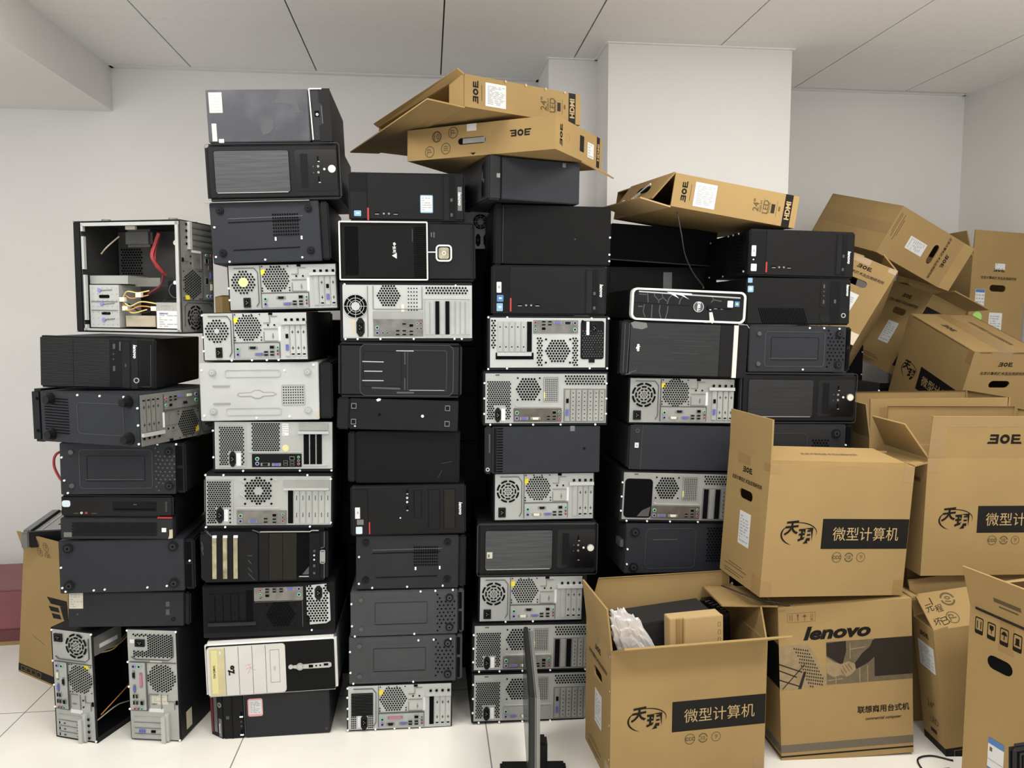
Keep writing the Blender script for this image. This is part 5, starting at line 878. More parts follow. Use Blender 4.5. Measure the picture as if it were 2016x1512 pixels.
def corner_tape(F, pts=((0, 0), (1, 0), (0, 1), (1, 1))):
    for a, b in pts: paint(F, [('R', 'tape', 'tape', a*.925, b*.88, a*.925+.075, b*.88+.12, .0004)])
TD = (.53, .288, .443)
BOX = {
    'B1': (-1.602, 3.254, 0.000, -0.092, 0.000, -0.640, 0.360, 0.220, 0.514),
    'B3': (0.331, 2.638, 2.175, -0.002, 0.009, 0.414, 0.452, 0.793, 0.103),
    'B4': (0.173, 2.686, 2.052, 0.001, 0.025, -0.600, 0.587, 0.403, 0.108),
    'B5': (1.098, 2.711, 1.859, 0.045, 0.136, 0.108, 0.492, 0.600, 0.116),
    'B6': (2.030, 3.647, 1.869, 1.979, -0.254, 1.682, 0.540, 0.231, 0.409),
    'B7': (1.902, 3.333, 1.283, 0.489, 0.418, 1.163, 0.477, 0.254, 0.399),
    'B8': (2.437, 3.711, 1.178, 0.285, 0.359, 0.243, 0.250, 0.288, 0.439),
    'B9': (3.046, 3.989, 1.299, 0.050, 0.019, 1.621, 0.583, 0.316, 0.486),
    'B10': (2.265, 3.374, 0.986, -0.021, 0.338, -1.589, 0.491, 0.314, 0.478),
    'B11': (1.968, 2.760, 0.600, 0.000, -0.013, -0.127, 0.526, 0.285, 0.439),
    'B12': (1.944, 2.431, 0.601, 0.010, 0.011, -0.040, 0.498, 0.271, 0.415),
    'B13': (1.335, 2.372, 0.571, 0.010, 0.055, 0.081, 0.529, 0.289, 0.443),
    'B14': (0.831, 2.317, 0.000, -0.000, 0.001, 0.071, 0.534, 0.288, 0.443),
    'B15': (1.413, 2.371, -0.000, -0.028, -0.042, -0.035, 0.467, 0.206, 0.541),
    'B16': (1.991, 2.318, 0.015, -0.001, -0.146, -0.096, 0.480, 0.134, 0.471),
    'B17': (1.936, 1.866, 0.000, 0.000, 0.000, 0.150, 0.500, 0.300, 0.617),
}
CASE = (-1.530, 3.325, .549, .30, .38, .065, .0, .0, .126)
# --- stacked carton with both long flaps folded shut
r, F = carton('sealed-looking carton with brush lettering stacked on the carton bearing a handshake picture', BOX['B13'], {'L': (2, .144, .0, .01), 'F': (-75, .144, .0, .12), 'B': (-79, .144, .0, .0), 'R': (80, .06, .05, .05)}, 'LR')
tianyue(F['F']); tian_side(F['L']); corner_tape(F['F'], ((1, 0), (0, 1), (1, 1))); paint(F['flapF'], [('T', 'printed_name', 'ink_soft', INST, .49, .42, .0155, 0, .0, 0, .001), ('R', 'tape', 'tape', .02, .80, .98, .99, .0004)]); paint(F['F'], [('R', 'tape', 'tape', .0, .0, .06, .07, .0005)])
# --- big open carton in front
r, F = carton('open carton in front holding a black tower and foil packet', BOX['B14'], {'L': (7, .144, .02, .0), 'B': (0, .144, .0, .08), 'F': (63, .144, .0, -.02), 'R': (4, .096, .2, .02)}, 'LR')
tianyue(F['F']); tian_side(F['L']); paint(F['L'], [('dots', 'staples', .985, .03, .985, .8, 1, 4, .004, 'screw', 4)]); paint(F['F'], [('R', 'tape', 'tape', .925, .88, 1.0, 1.0, .0004)])
# --- carton with the handshake picture
r, F = carton('carton with a printed handshake picture and a large brand word', BOX['B15'], {'L': (86, .19, .0, .04), 'B': (-88, .10, .0, .0), 'R': (89, .03, .05, .05), 'F': (-88, .103, .0, .0)}, '')
f = F['F']
mb = MB(); lettering(mb, f, 'lenovo', .435, .18, .047, 0, .045, .25, .0006, 0, .236); put(f, 'printed_brand', mb, 'ink')
paint(f, [('P', 'building_picture', 'photo_light', [(.0, .255), (.215, .243), (.305, .385), (.345, .47), (.345, .517), (.0, .535)], .0004),
          ('R', 'handshake_picture', 'photo_mid', .352, .243, .712, .517, .0004), ('R', 'picture_band', 'photo_dark', .712, .243, 1.0, .485, .0004), ('R', 'picture_band', 'photo_mid', .712, .485, 1.0, .517, .0004)])
mb = MB()
for i in range(17):
    for j in range(13):
        u, v = .075+i*.0165-j*.003, .258+j*.020+i*.003
        if v < .515 and u < .19+(v-.243)*.62 and u > .10+(v-.25)*.42: mb.flat(f.P, [(u, v), (u+.0095, v+.002), (u+.0105, v+.013), (u+.001, v+.011)], .0008)
for a in ((.0, .36, .17, .42), (.0, .40, .13, .45), (.02, .52, .19, .37), (.0, .46, .15, .51)): mb.prism(f.P, [(a[0], a[1]), (a[2], a[3]), (a[2], a[3]+.008), (a[0], a[1]+.008)], .0004, .0008)
mb.flat(f.P, [(.18, .42), (.20, .42), (.16, .53), (.135, .53)], .0009); put(f, '>building_windows', mb, 'photo_dark')
paint(f, [('P', 'sleeve', 'photo_dark', [(.352, .25), (.50, .243), (.50, .31), (.47, .40), (.352, .33)], .0006), ('P', 'sleeve', 'photo_dark', [(.70, .25), (.712, .25), (.712, .36), (.66, .395), (.575, .43), (.56, .395), (.62, .33), (.68, .29)], .0006), ('P', 'hand', 'photo_light', [(.352, .34), (.41, .375), (.46, .39), (.52, .375), (.565, .395), (.57, .43), (.54, .46), (.50, .475), (.46, .46), (.40, .47), (.352, .44)], .0008),
          ('lines', 'finger_lines', 'photo_dark', .0014, .001, [(.47, .40, .50, .45), (.49, .395, .525, .44), (.51, .39, .545, .43), (.46, .43, .49, .47)]), ('lines', 'window_bar', 'photo_light', .003, .0007, [(.42, .45, .42, .515), (.36, .49, .47, .485), (.53, .26, .53, .36), (.53, .30, .64, .29), (.60, .42, .60, .515), (.66, .41, .66, .515)]),
          ('T', 'printed_name', 'ink', '联想商用台式机', .775, .695, .026, 0, .02, 0, .0006), ('T', 'printed_name', 'ink', 'commercial computer', .775, .758, .0135, 0, .02, .2, .0006), ('R', 'printed_stripe', 'band_grey', .0, .885, 1.0, .935, .0004), ('R', 'printed_stripe', 'print_black', .0, .955, 1.0, .965, .0004),
          ('G', 'handling_marks', 'ink_soft', .068, .045, .275, .103, .004, .0012, .0006)])
mb = MB()
for q, u in enumerate((.095, .145, .195, .248)):
    if q == 0:
        for du in (-.008, .008): mb.flat(f.P, [(u+du-.002, .055), (u+du+.002, .055), (u+du+.002, .092), (u+du-.002, .092)], .0007)
    elif q == 1: mb.flat(f.P, [(u-.008, .053), (u+.008, .053), (u+.003, .075), (u+.003, .094), (u-.003, .094), (u-.003, .075)], .0007)
    elif q == 2: mb.flat(f.P, [(u-.015, .072), (u-.008, .06), (u, .056), (u+.008, .06), (u+.015, .072), (u+.002, .072), (u+.002, .094), (u-.002, .094), (u-.002, .072)], .0007)
    else: mb.flat(f.P, [(u-.008, .056), (u-.005, .056), (u-.005, .088), (u+.005, .088), (u+.005, .056), (u+.008, .056), (u+.008, .094), (u-.008, .094)], .0007)
put(f, 'handling_symbols', mb, 'ink_soft'); paint(F['L'], [('R', 'printed_stripe', 'print_black', .0, .24, 1.0, .52, .0004), ('R', 'printed_stripe', 'band_grey', .0, .885, 1.0, .935, .0004), ('R', 'printed_stripe', 'print_black', .0, .955, 1.0, .965, .0004)])
# --- cartons at the right
r, F = carton('open carton at right edge with tall raised front flap, beside the stacked carton', BOX['B12'], {'F': (6, .148, .0, .0), 'L': (38, .148, .24, .0), 'B': (-2, .148, .0, .0), 'R': (10, .14, .0, .0)}, 'LR')
tianyue(F['F']); tian_side(F['L'], False, False); boe_part(F['flapF'], .535, .54, .034); paint(F['flapF'], [('R', 'tape', 'tape', .0, .0, .11, .98, .0004), ('R', 'tape', 'tape', .11, .0, 1.0, .25, .0004)]); corner_tape(F['F'], ((0, 0),))
r, F = carton('open-topped carton with four raised flaps, behind the carton at right edge', BOX['B11'], {'F': (0, .15, .0, .0), 'L': (8, .13, .0, .0), 'B': (2, .15, .0, .0), 'R': (4, .15, .0, .0)}, '')
paint(F['flapF'], [('R', 'tape', 'tape', .07, .22, .28, 1.0, .0004)])
r, F = carton('tilted taped-shut carton with diagonal black band, near corner pointing forward', BOX['B10'], None, 'LR', hole_v=.307)
tianyue(F['F']); tian_side(F['R'], False); corner_tape(F['F'], ((1, 0), (0, 0))); boe_part(F['T'], .40, .76, .026); paint(F['T'], [('T', 'printed_name', 'ink_soft', INST, .52, .26, .022, 0, .012, 0, .0008)]); corner_tape(F['R'], ((0, 0), (1, 0)))
r, F = carton('carton lying tipped on its side at the top of the right-hand heap', BOX['B6'], {'F': (-86, .10, 0, 0), 'B': (-86, .10, 0, 0), 'L': (35, .05, .02, .02), 'R': (10, .10, 0, 0)}, 'LR')
tian_side(F['L']); paint(F['D'], [('R', 'tape', 'tape', .0, .40, 1.0, .62, .0005)]); paint(F['L'], [('R', 'tape', 'tape', .0, .0, 1.0, .05, .0005)])
r, F = carton('leaning carton half hidden behind the sixth stack, under the tipped carton', BOX['B7'], {'L': (-70, .10, 0, 0), 'F': (-60, .10, 0, 0), 'B': (-86, .10, 0, 0)}, 'LR')
tian_side(F['L'])
r, F = carton('leaning carton with a raised side flap, between the half-hidden carton and the green-stickered one', BOX['B8'], {'F': (70, .12, .0, .0), 'L': (-60, .06, 0, 0), 'B': (-80, .10, 0, 0)}, 'LR')
tian_side(F['L'], tape=False); paint(F['F'], [('R', 'printed_band', 'print_black', .02, .15, .98, .9, .0005)]); mb = MB(); lettering(mb, F['F'], '机', .80, .5, .07, 0, 0, 0, .001); put(F['F'], 'band_lettering', mb, 'photo_mid')
r, F = carton('carton against the right wall with a round green sticker and several white labels', BOX['B9'], {'L': (2, .14, 0, 0), 'B': (20, .14, 0, 0), 'F': (-80, .1, 0, 0)}, 'L')
f = F['L']; tian_side(f, False, False); paint(f, [('label', 'label', .10, .325, .27, .52, 5), ('R', '>heading', 'sticker_navy', .105, .327, .265, .36, .0012), ('C', 'round_sticker', 'sticker_green', .165, .62, .085, .0008), ('label', 'label', .08, .71, .34, .85, 3), ('label', 'label', .38, .565, .62, .84, 9), ('label', 'label', .42, .045, .60, .11, 2), ('R', 'drop_hole', 'hole', .66, .96, .86, .99, .0006)])
# --- tall monitor carton and the front right carton
def handle(F, u0, v, w=.09, h=.034): paint(F, [('P', 'hand_hole', 'hole', slot(F, u0, v, w, h), .0005)])
def narrow_print(F, plain=False):                          # the label side of a monitor carton; u along the long way
    boe_part(F, .085, .50, .020, 90); fine(F, [(.135, .25, .135, .75)], w=.002)
    paint(F, [('label', 'label', .165, .15, .335, .88, 12), ('T', 'printed_size', 'ink_soft', '24"', .66, .5, .024, 90, .0), ('T', 'printed_text', 'ink_soft', 'DISPLAY', .70, .5, .008, 90), ('T', 'printed_text', 'ink_soft', 'LED', .74, .5, .020, 90), ('T', 'printed_text', 'ink_soft', 'MONITOR', .768, .5, .006, 90),
              ('R', 'screen_mark', 'photo_dark', .785, .38, .815, .66, .0005), ('lines', 'printed_rule', 'ink_soft', .001, .0005, [(.72, .25, .72, .75), (.83, .25, .83, .75)]), ('R', 'printed_mark', 'ink_soft', .845, .42, .858, .56, .0005), ('R', 'printed_band', 'print_black', .888, .0, .952, 1.0, .0005), ('T', 'band_lettering', 'cardboard_pale', 'HDMI', .92, .5, .020, 90, .03, 0, .001)])
def cert_face(F):                                          # the carrying side of a monitor carton
    boe_part(F, .78, .42, .022, 180); paint(F, [('P', 'hand_hole', 'hole', slot(F, .46, .52, .11, .022), .0005), ('R', 'plastic_grip', 'monitor_grey', .40, .44, .55, .60, .0022), ('P', 'arrow', 'ink', [(.45, .9), (.49, .9), (.47, .97)], .0006)])
    mb = MB()
    for u, v, q in ((.215, .30, 1), (.33, .22, 0), (.165, .76, 0), (.28, .70, 0)):
        o, i = circ(F, u, v, .034, 20), circ(F, u, v, .024 if q else .029, 20); mb.add([F.P(a, b, .0006) for a, b in o+i], [(j, (j+1) % 20, (j+1) % 20+20, j+20) for j in range(20)])
        lettering(mb, F, '10' if q else (')))' if u == .28 else 'ㄗ'), u, v, .020, 90 if not q else 0, .02, 0, .0006)
    put(F, 'approval_marks', mb, 'ink_soft')
r, F = carton('narrow monitor carton standing upright with handwriting on its bent top flap', BOX['B16'], {'F': (-48, .135, .0, .0), 'B': (4, .128, .0, .0), 'L': (-82, .05, 0, 0)}, '')
f = F['L']; boe_part(f, .52, .085, .016); paint(f, [('label', 'label', .18, .155, .90, .35, 12), ('T', 'printed_size', 'ink_soft', '24"', .5, .63, .026), ('T', 'printed_text', 'ink_soft', 'LED', .6, .745, .022), ('R', 'screen_mark', 'photo_dark', .38, .82, .66, .85, .0005), ('R', 'printed_band', 'print_black', .0, .90, 1.0, 1.0, .0005)])
paint(F['F'], [('R', 'printed_band', 'print_black', .0, .90, 1.0, 1.0, .0005), ('G', 'band_symbol', 'cardboard', .06, .92, .14, .98, .004, .002, .001)])
mb = MB(); f = F['inF']; g = F['flapF']
for s_ in range(2): mb.flat(g.P, circ(g, .205, .25, .052, 10, .3+PI*s_, PI-.1+PI*s_)+circ(g, .205, .25, .038, 10, .3+PI*s_, PI-.1+PI*s_)[::-1], .0006)
lettering(mb, g, '10', .205, .25, .020, 80, .03, 0, .0006); o, i = circ(g, .175, .74, .045, 20), circ(g, .175, .74, .039, 20); mb.add([g.P(a, b, .0006) for a, b in o+i], [(j, (j+1) % 20, (j+1) % 20+20, j+20) for j in range(20)]); lettering(mb, g, 'ㄗ', .175, .74, .025, 90, .03, 0, .0006); put(g, 'approval_marks', mb, 'ink_soft')
mb = MB()
for s_, u, v in (('1', .085, .25), ('程', .115, .46), ('元', .05, .42), ('已', .11, .80), ('坏', .06, .80)): lettering(mb, g, s_, u, v, .026, 12, .0, .2, .0007)
put(g, 'handwriting', mb, 'ink')
r, F = carton('tall open carton at lower right corner with handling symbols and a hand hole', BOX['B17'], {'L': (16, .135, .0, .0), 'B': (-40, .14, .0, .0), 'F': (60, .1, 0, 0)}, '')
f = F['L']; handle(f, .38, .222, .085, .040)
mb = MB()
for q, u in enumerate((.12, .265, .41, .555, .70, .85)):
    v = .076; fr = rrect(f, u-.048, v-.042, u+.048, v+.042, .016); inn = rrect(f, u-.04, v-.036, u+.04, v+.022, .012); mb.holed(f.P, fr, [inn], 0, .0006)
    if q == 0:
        for du in (-.02, .02): mb.flat(f.P, [(u+du-.005, v-.024), (u+du+.005, v-.024), (u+du+.005, v+.014), (u+du-.005, v+.014)], .0006)
    elif q == 1: mb.flat(f.P, [(u-.025, v-.028), (u+.025, v-.028), (u+.022, v-.01), (u+.004, v-.002), (u+.004, v+.012), (u-.004, v+.012), (u-.004, v-.002), (u-.022, v-.01)], .0006)
    elif q == 2: mb.flat(f.P, [(u-.036, v-.008), (u-.02, v-.022), (u, v-.028), (u+.02, v-.022), (u+.036, v-.008), (u+.005, v-.008), (u+.005, v+.014), (u-.005, v+.014), (u-.005, v-.008)], .0006)
    else: mb.flat(f.P, [(u-.02, v-.022), (u+.02, v-.022), (u+.02, v+.004), (u+.03, v+.012), (u-.03, v+.012), (u-.02, v+.004)], .0006)
put(f, 'handling_symbols', mb, 'ink'); paint(f, [('R', 'tape', 'tape', .35, .0, .52, .15, .0004), ('R', 'sticker', 'label', .30, .595, .48, .75, .0008), ('R', '>heading', 'sticker_navy', .30, .595, .48, .625, .0012), ('R', '>picture', 'photo_mid', .32, .64, .35, .66, .0012), ('R', '>rule', 'ink_grey', .305, .70, .475, .704, .0012), ('R', '>footer', 'sticker_navy', .30, .742, .48, .75, .0012)])
paint(F['flapL'], [('R', 'printed_line', 'ink_soft', .32, .50, .62, .60, .0006), ('R', 'printed_line', 'ink_soft', .37, .66, .58, .70, .0006), ('lines', 'black_edge', 'cable_black', .006, .004, [(.08, .955, .999, .965)])])
paint(F['inB'], [('R', 'tape', 'tape', .45, .1, .65, .75, .0005), ('R', 'sticker', 'label', .50, .18, .62, .62, .0010), ('C', '>mark', 'ink_grey', .56, .26, .03, .0014), ('R', 'tape', 'foil', .42, .0, .5, .08, .001), ('R', 'tape', 'foil', .75, .0, .84, .08, .001)])
x, y, z, rx, ry, rz, W, D, H = BOX['B17']
t_ = thing('monitor_stand', 'black monitor stand lying inside the tall open carton at lower right corner', 'monitor stand', (x-.06, y+.20, H-.10), (0, 0, .3), 'black computer monitors and stands')
mb = MB(); mb.box(-.08, .16, -.05, .05, -.03, .03); mb.build('stand_foot', 'cable_black', t_, bevel=.02); mb = MB(); mb.tube([(.0, 0, .02), (.02, .01, .055), (.08, .02, .06)], .018, 8); mb.build('stand_arm', 'cable_black', t_)

# --- monitor cartons on top of the stacks
def shell(label, pose, openside='L', m='cardboard', group='flat monitor cartons on top of the stacks'):
    x, y, z, rx, ry, rz, W, D, H = pose; t = .005; r = thing('monitor_carton', label, 'carton', (x, y, z), (rx, ry, rz), group); mb = MB()
    mb.box(-W/2, W/2, 0, D, 0, t); mb.box(-W/2, W/2, 0, D, H-t, H); mb.box(-W/2, W/2, 0, t, t, H-t); mb.box(-W/2, W/2, D-t, D, t, H-t); mb.box(W/2-t, W/2, t, D-t, t, H-t)
    if openside != 'L': mb.box(-W/2, -W/2+t, t, D-t, t, H-t)
    mb.build('carton_body', m, r); return r, {n: box_face(W, D, H, n, r) for n in ('front', 'right', 'left', 'top', 'bottom', 'back')}, W, D, H
def quad_flap(r, pts, t=.005, m='cardboard', name='flap', off=(0, 0, 1)):
    a = [Vector(p) for p in pts]; n = (a[1]-a[0]).cross(a[2]-a[0]).normalized()*t; mb = MB(); k = len(a); mb.add(a+[p+n for p in a], [tuple(range(k)), tuple(range(2*k-1, k-1, -1))]+[(i, (i+1) % k, (i+1) % k+k, i+k) for i in range(k)]); return mb.build(name, m, r)
r, F, W, D, H = shell('monitor carton opened at its left end, uppermost of the two on top', BOX['B3'])
narrow_print(F['front']); quad_flap(r, [(-W/2, 0, 0), (-W/2-.125, .015, .012), (-W/2-.125, D-.01, -.012), (-W/2, D, 0)]); quad_flap(r, [(-W/2, 0, H), (-W/2-.02, .01, H+.018), (-W/2-.02, D, H+.012), (-W/2, D, H)]); quad_flap(r, [(-W/2, .004, 0), (-W/2, .004, H), (-W/2-.004, .10, H-.01), (-W/2-.004, .10, .01)])
paint(F['front'], [('dots', 'torn_flecks', .33, .02, .85, .02, 4, 1, .005, 'cardboard_edge', 5)])
quad_flap(r, [(W/2-.09, .0, -.0), (W/2, .0, -.0), (W/2, .05, -.004), (W/2-.06, .05, -.004)])
r, F, W, D, H = shell('monitor carton with carrying slot and round marks, below the left-opened one', BOX['B4'], 'none')
cert_face(F['front']); f = F['right']; boe_part(f, .105, .5, .020, 90); paint(f, [('O', 'round_mark', 'tape', .24, .5, .035, .038, .0005), ('R', 'screen_mark', 'print_black', .49, .22, .58, .72, .0005), ('label', 'label', .66, .32, .80, .80, 5), ('R', 'printed_band', 'print_black', .87, .0, .94, 1.0, .0005), ('T', 'band_lettering', 'cardboard_pale', 'HDMI', .905, .5, .018, 90, .03, 0, .001)])
quad_flap(r, [(W/2, .22, 0), (W/2, D, 0), (W/2+.055, D-.01, -.035), (W/2+.02, .26, -.012)]); paint(F['front'], [('R', 'tape', 'foil', .425, .0, .49, .22, .0008)])
r, F, W, D, H = shell('monitor carton with a drooping slotted flap, resting across the fifth and sixth stacks', BOX['B5'])
narrow_print(F['front']); o = quad_flap(r, [(-W/2, 0, H), (-W/2, D*.72, H), (-W/2-.055, D*.70, .025), (-W/2-.055, .04, .02)])
G = Face((-W/2, D*.72, H), (0, -1, 0), (-.055/.1, 0, -.84), (-.84, 0, .5), D*.70, .1); G.root = r; paint(G, [('P', 'hand_hole', 'hole', slot(G, .55, .55, .11, .026), .0065), ('lines', 'white_strap', 'label', .008, .009, [(.45, .9, .62, .3)])])
quad_flap(r, [(-W/2, .0, 0), (-W/2-.11, .02, .016), (-W/2-.11, D*.7, .018), (-W/2, D*.7, 0)], m='cardboard_pale')
for y_ in (.20, .30): mb = MB(); mb.tube([(-W/2-.03, y_, .012), (-W/2-.08, y_-.02, .024)], .012, 8); mb.build('plastic_foot', 'white', r)
# --- carton behind the leftmost stack with the open case on it
r, F = carton('monitor carton on the floor at far left with dark logo print and raised flap', BOX['B1'], {'F': (14, .085, -.06, .0), 'B': (-85, .1, 0, 0)}, '', group='cartons standing at the left')
f = F['F']; mb = MB(); [mb.flat(f.P, q, .0006) for q in ([(.53, .311), (.93, .298), (.95, .345), (.617, .356)], [(.80, .352), (.95, .345), (.98, .447), (.887, .450)], [(.574, .378), (.768, .371), (.80, .405), (.623, .412)], [(.64, .427), (.805, .420), (.843, .452), (.681, .463)])]; put(f, 'logo_pattern', mb, 'print_black'); paint(f, [('R', 'printed_band', 'print_black', .0, .925, 1.0, .985, .0005), ('lines', 'crease', 'ink_soft', .0012, .0005, [(.28, .66, .52, .70)])]); paint(f, [('G', 'band_symbol', 'cardboard', .06+.11*i, .937, .15+.11*i, .975, .004, .003, .001) for i in range(4)])
f = F['flapF']; mb = MB()
for u, v, q in ((.34, .35, 1), (.52, .45, 0), (.37, .82, 0), (.52, .95, 0)):
    o, i = circ(f, u, v, .055, 20), circ(f, u, v, .040 if q else .048, 20); mb.add([f.P(a, b, .0006) for a, b in o+i], [(j, (j+1) % 20, (j+1) % 20+20, j+20) for j in range(20)]); lettering(mb, f, '10' if q else 'ㄗ', u, v, .02, 0, .02, 0, .0006)
put(f, 'approval_marks', mb, 'ink_soft')
x, y, z, W, D, H, rx, ry, rz = CASE
r = thing('desktop_computer', 'grey-lidded desktop case lying open on the carton at far left', 'computer', (x, y, z), (rx, ry, rz), 'computers in the leftmost stack')
mb = MB(); mb.box(-W/2, W/2, .03, D, 0, .003); mb.box(-W/2, -W/2+.028, .03, D, 0, H+.004); mb.box(W/2-.004, W/2, .03, D, 0, H); mb.box(-W/2, W/2, D-.004, D, 0, H); mb.build('chassis', 'grey_lid', r)
mb = MB(); mb.box(-W/2+.028, W/2, 0, .03, 0, H); mb.build('front_bezel', 'black_plastic', r, bevel=.004); mb = MB(); mb.box(-W/2, -W/2+.028, -.001, .03, 0, H); mb.build('bezel_end', 'grey_sticker', r, bevel=.004)
mb = MB(); mb.box(-W/2+.032, W/2-.006, .034, D-.006, H*.55, H-.008); tr = mb.build('drive_plate', 'zinc', r); f = Face((-W/2+.032, D-.006, H-.008), (1, 0, 0), (0, -1, 0), (0, 0, 1), W-.038, D-.04); f.root = r; f.last = tr
paint(f, [('R', '>plate_slot', 'hole', .25, .25+.2*i, .6, .29+.2*i, .001) for i in range(3)]+[('lines', '>plate_rib', 'zinc_bright', .006, .003, [(.03, .95, .97, .95), (.1, .02, .1, .95)])])
mb = MB(); mb.box(-W/2+.028, -W/2+.032, .03, D, H-.02, H+.002); mb.build('dark_rail', 'line_dark', r)
def plain(label, x, y, z, W, D, H, rz=0, grp='plain cartons underneath the right-hand heap'): return carton(label, (x, y, z, 0, 0, rz, W, D, H), None, '', group=grp)
for k in range(2): plain('plain carton hidden behind the leftmost stacks', -.71, 3.62, .533*k+.0005, .42, .32, .531, .35, 'plain cartons behind the left stacks')
plain('carton whose corner shows in the gap between the two leftmost stacks', -.71, 3.62, 1.067, .42, .32, .531, .35, 'cartons standing at the left')
LOW = 'plain carton underneath the right-hand heap of cartons'
plain(LOW, 1.965, 2.565, 0, .46, .14, .597, -.04); plain(LOW, 1.985, 2.775, 0, .50, .27, .597, -.127)
for k in range(2): plain(LOW, 2.335, 3.16, .455*k, .30, .40, .453)
for k in range(3): plain(LOW, 2.90, 3.70, .428*k, .36, .50, .426)

# ------------------------------------------------------------------ loose things
# tower, foil packet and small box inside the open foreground carton
r = thing('tower_computer', 'dark tower standing inside the open foreground carton', 'computer', (.835, 2.425, .025), (0, -.075, .07), 'things packed in the open foreground carton')
W, D, H = .425, .145, .47; mb = MB(); mb.box(-W/2, W/2-.06, 0, D, 0, H); mb.build('chassis', 'dusty_black', r, bevel=.003); mb = MB(); mb.box(W/2-.06, W/2, -.002, D+.002, 0, H+.002); mb.build('front_bezel', 'gloss_black', r, bevel=.012)
f = box_face(W, D, H, 'top', r); paint(f, [('lines', 'vent_ribs', 'line_light', .004, .003, [(.885+.012*i, .35+.13*i, .93+.012*i, .31+.13*i) for i in range(5)])]); f = box_face(W, D, H, 'front', r); paint(f, [('R', 'bezel_opening', 'hole', .885, .06, .91, .4, .003)])
def blob(name, label, cat, loc, rot, sx, sy, sz, m, group=None):
    bm = bmesh.new(); bmesh.ops.create_icosphere(bm, subdivisions=4, radius=1); rnd = random.Random(3)
    for v in bm.verts:
        p = v.co; n = 1+.10*math.sin(p.x*9+p.z*7)*math.sin(p.z*11+p.y*6)+rnd.uniform(-.085, .085); e = 0.75
        v.co = Vector((math.copysign(abs(p.x)**e, p.x)*sx*n*(1-.28*p.z), math.copysign(abs(p.y)**e, p.y)*sy*n, math.copysign(abs(p.z)**.8, p.z)*sz*n))
    me = bpy.data.meshes.new(name); bm.to_mesh(me); bm.free(); me.materials.append(MATS[m]); o = bpy.data.objects.new(name, me); COL.objects.link(o); o.location = loc; o.rotation_euler = rot; tag(o, label, cat, group); return o
blob('foil_packet', 'crinkled silver foil packet poking out of the open foreground carton', 'packet', (.668, 2.372, .415), (.1, -.50, .06), .058, .018, .165, 'foil', 'things packed in the open foreground carton')
r = thing('small_box', 'small plain cardboard box inside the open foreground carton', 'box', (.85, 2.354, .312), (0, -.03, .06), 'things packed in the open foreground carton'); mb = MB(); mb.box(-.075, .105, 0, .05, 0, .215); mb.build('box_body', 'cardboard_pale', r, bevel=.002)
f = box_face(.21, .065, .215, 'front', r); mb = MB(); mb.box(-.03, .105, -.012, 0, .0, .217); mb.build('lid', 'cardboard_pale', r, bevel=.002); f = Face((-.03, -.012, .217), (1, 0, 0), (0, 0, -1), (0, -1, 0), .135, .217); f.root = r
paint(f, [('G', 'printed_symbols', 'ink_soft', .86, .10+.12*i, .93, .17+.12*i, .01, .006, .0006) for i in range(4)]); mb = MB(); mb.box(-.052, -.04, -.004, .004, .0, .213); mb.build('fold', 'tape', r)
# monitor seen edge-on
A, B = Vector((.329, 2.60)), Vector((.284, 2.10)); d = (A-B).normalized(); ang = math.atan2(d.y, d.x)
r = thing('computer_monitor', 'thin black monitor seen edge-on in front of the fourth stack', 'monitor', ((A.x+B.x)/2, (A.y+B.y)/2, 0), (0, 0, ang), 'black computer monitors and stands')
L = .50; mb = MB(); mb.box(-L/2, L/2, -.010, .006, .10, .418); mb.build('screen_bezel', 'cable_black', r, bevel=.003); mb = MB(); mb.box(-L/2+.012, L/2-.012, .006, .0075, .115, .405); mb.build('screen', 'gloss_black', r)
mb = MB(); mb.box(-L/2+.006, L/2-.006, -.026, -.010, .108, .412); mb.build('back_cover', 'monitor_grey', r, bevel=.006); mb = MB(); mb.box(-.03, .03, -.062, -.026, .02, .15); mb.build('stand_neck', 'black_plastic', r, bevel=.008)
mb = MB(); mb.box(-.17, .10, -.13, .09, 0, .016); mb.build('stand_base', 'black_plastic', r, bevel=.007)
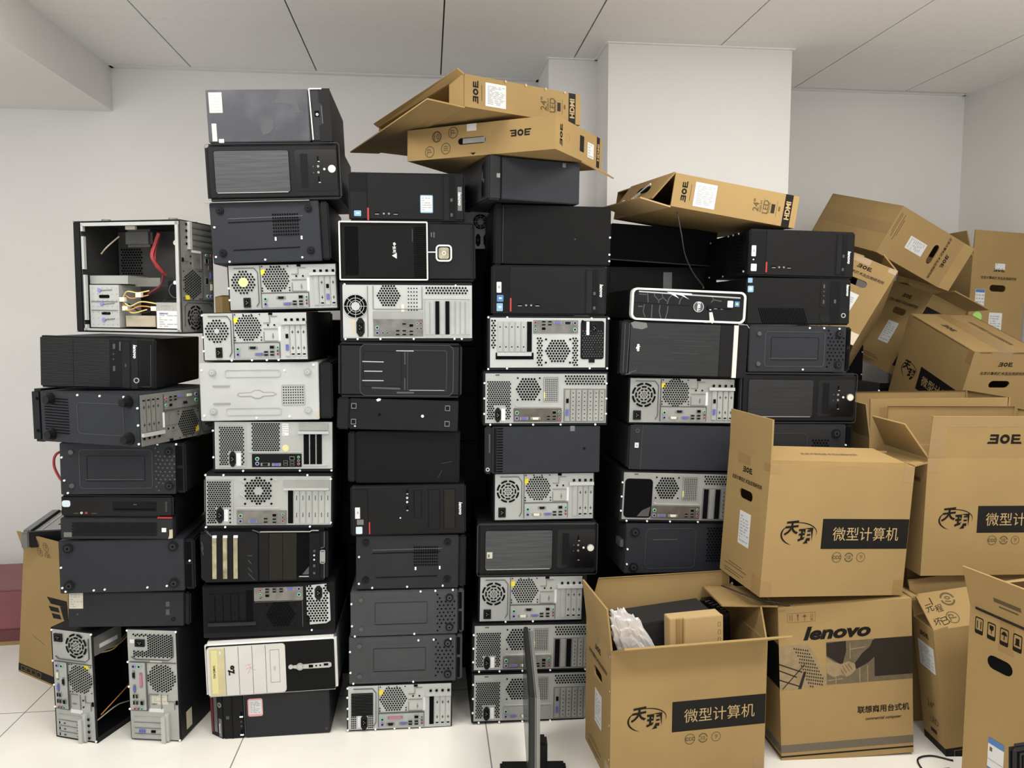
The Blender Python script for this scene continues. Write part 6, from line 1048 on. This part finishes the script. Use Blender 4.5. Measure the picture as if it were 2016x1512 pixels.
# glossy monitor corner at lower right
r = thing('computer_monitor', 'glossy black monitor corner at the lower right edge', 'monitor', (1.545, 1.49, 0), (-.06, 0, .12), 'black computer monitors and stands')
mb = MB(); mb.box(-.265, .265, 0, .03, .17, .555); mb.build('screen_bezel', 'gloss_black', r, bevel=.014, seg=3); mb = MB(); mb.box(-.245, .245, -.002, 0, .195, .535); mb.build('screen', 'deep_black', r); mb = MB(); mb.box(-.04, .04, .03, .06, .02, .3); mb.build('stand_neck', 'black_plastic', r); mb = MB(); mb.box(-.12, .12, -.02, .18, -.004, .02); mb.build('stand_base', 'black_plastic', r, bevel=.006)
# maroon box by the back wall
r = thing('storage_box', 'maroon flat-sided box on the floor against the back wall at far left', 'box', (-2.35, 3.63, 0), (0, 0, .055)); mb = MB(); mb.box(-.6, .62, 0, .42, .045, .255); mb.build('box_body', 'maroon', r, bevel=.006); mb = MB(); mb.box(-.605, .625, -.006, .425, 0, .075); mb.build('lower_tray', 'maroon_dark', r, bevel=.004)
mb = MB(); mb.box(-.605, .625, -.009, -.006, 0, .018); mb.build('bottom_edge', 'tape', r)
# cables
def cable(label, pts, rad, m, cat='cable', plug=None):
    mb = MB(); mb.tube(catmull(pts), rad, 7); o = mb.build(cat, m, None, smooth=True); tag(o, label, cat)
    if plug:
        p = Vector(plug); mb = MB(); mb.box(p.x-.012, p.x+.012, p.y-.006, p.y+.006, p.z-.008, p.z+.008); mb.build('plug', 'cable_black', o, bevel=.002)
    return o
cable('thin black cable dangling from the flapped monitor carton to the white-rimmed front', [(.885, 2.70, 1.874), (.893, 2.672, 1.79), (.905, 2.665, 1.72), (.94, 2.68, 1.66), (.985, 2.70, 1.613), (1.00, 2.74, 1.606)], .0022, 'cable_black')
cable('red drive cable looping out left of the slate underside', [(-1.235, 2.84, 1.035), (-1.285, 2.80, 1.03), (-1.30, 2.80, .99), (-1.285, 2.80, .945), (-1.272, 2.80, .93)], .0045, 'red_cable', plug=(-1.262, 2.80, .926))
cable('black cord lying along the handshake carton flap', [(1.00, 2.50, .575), (1.08, 2.385, .566), (1.14, 2.362, .5605), (1.165, 2.365, .5475), (1.185, 2.367, .546)], .0022, 'cable_black')
o = cable('black cable coiled on the floor beside the narrow monitor carton', [(1.66, 2.22, .004), (1.62, 2.26, .004), (1.64, 2.33, .004), (1.70, 2.345, .004), (1.755, 2.31, .004)], .003, 'cable_black', plug=(1.69, 2.25, .009))
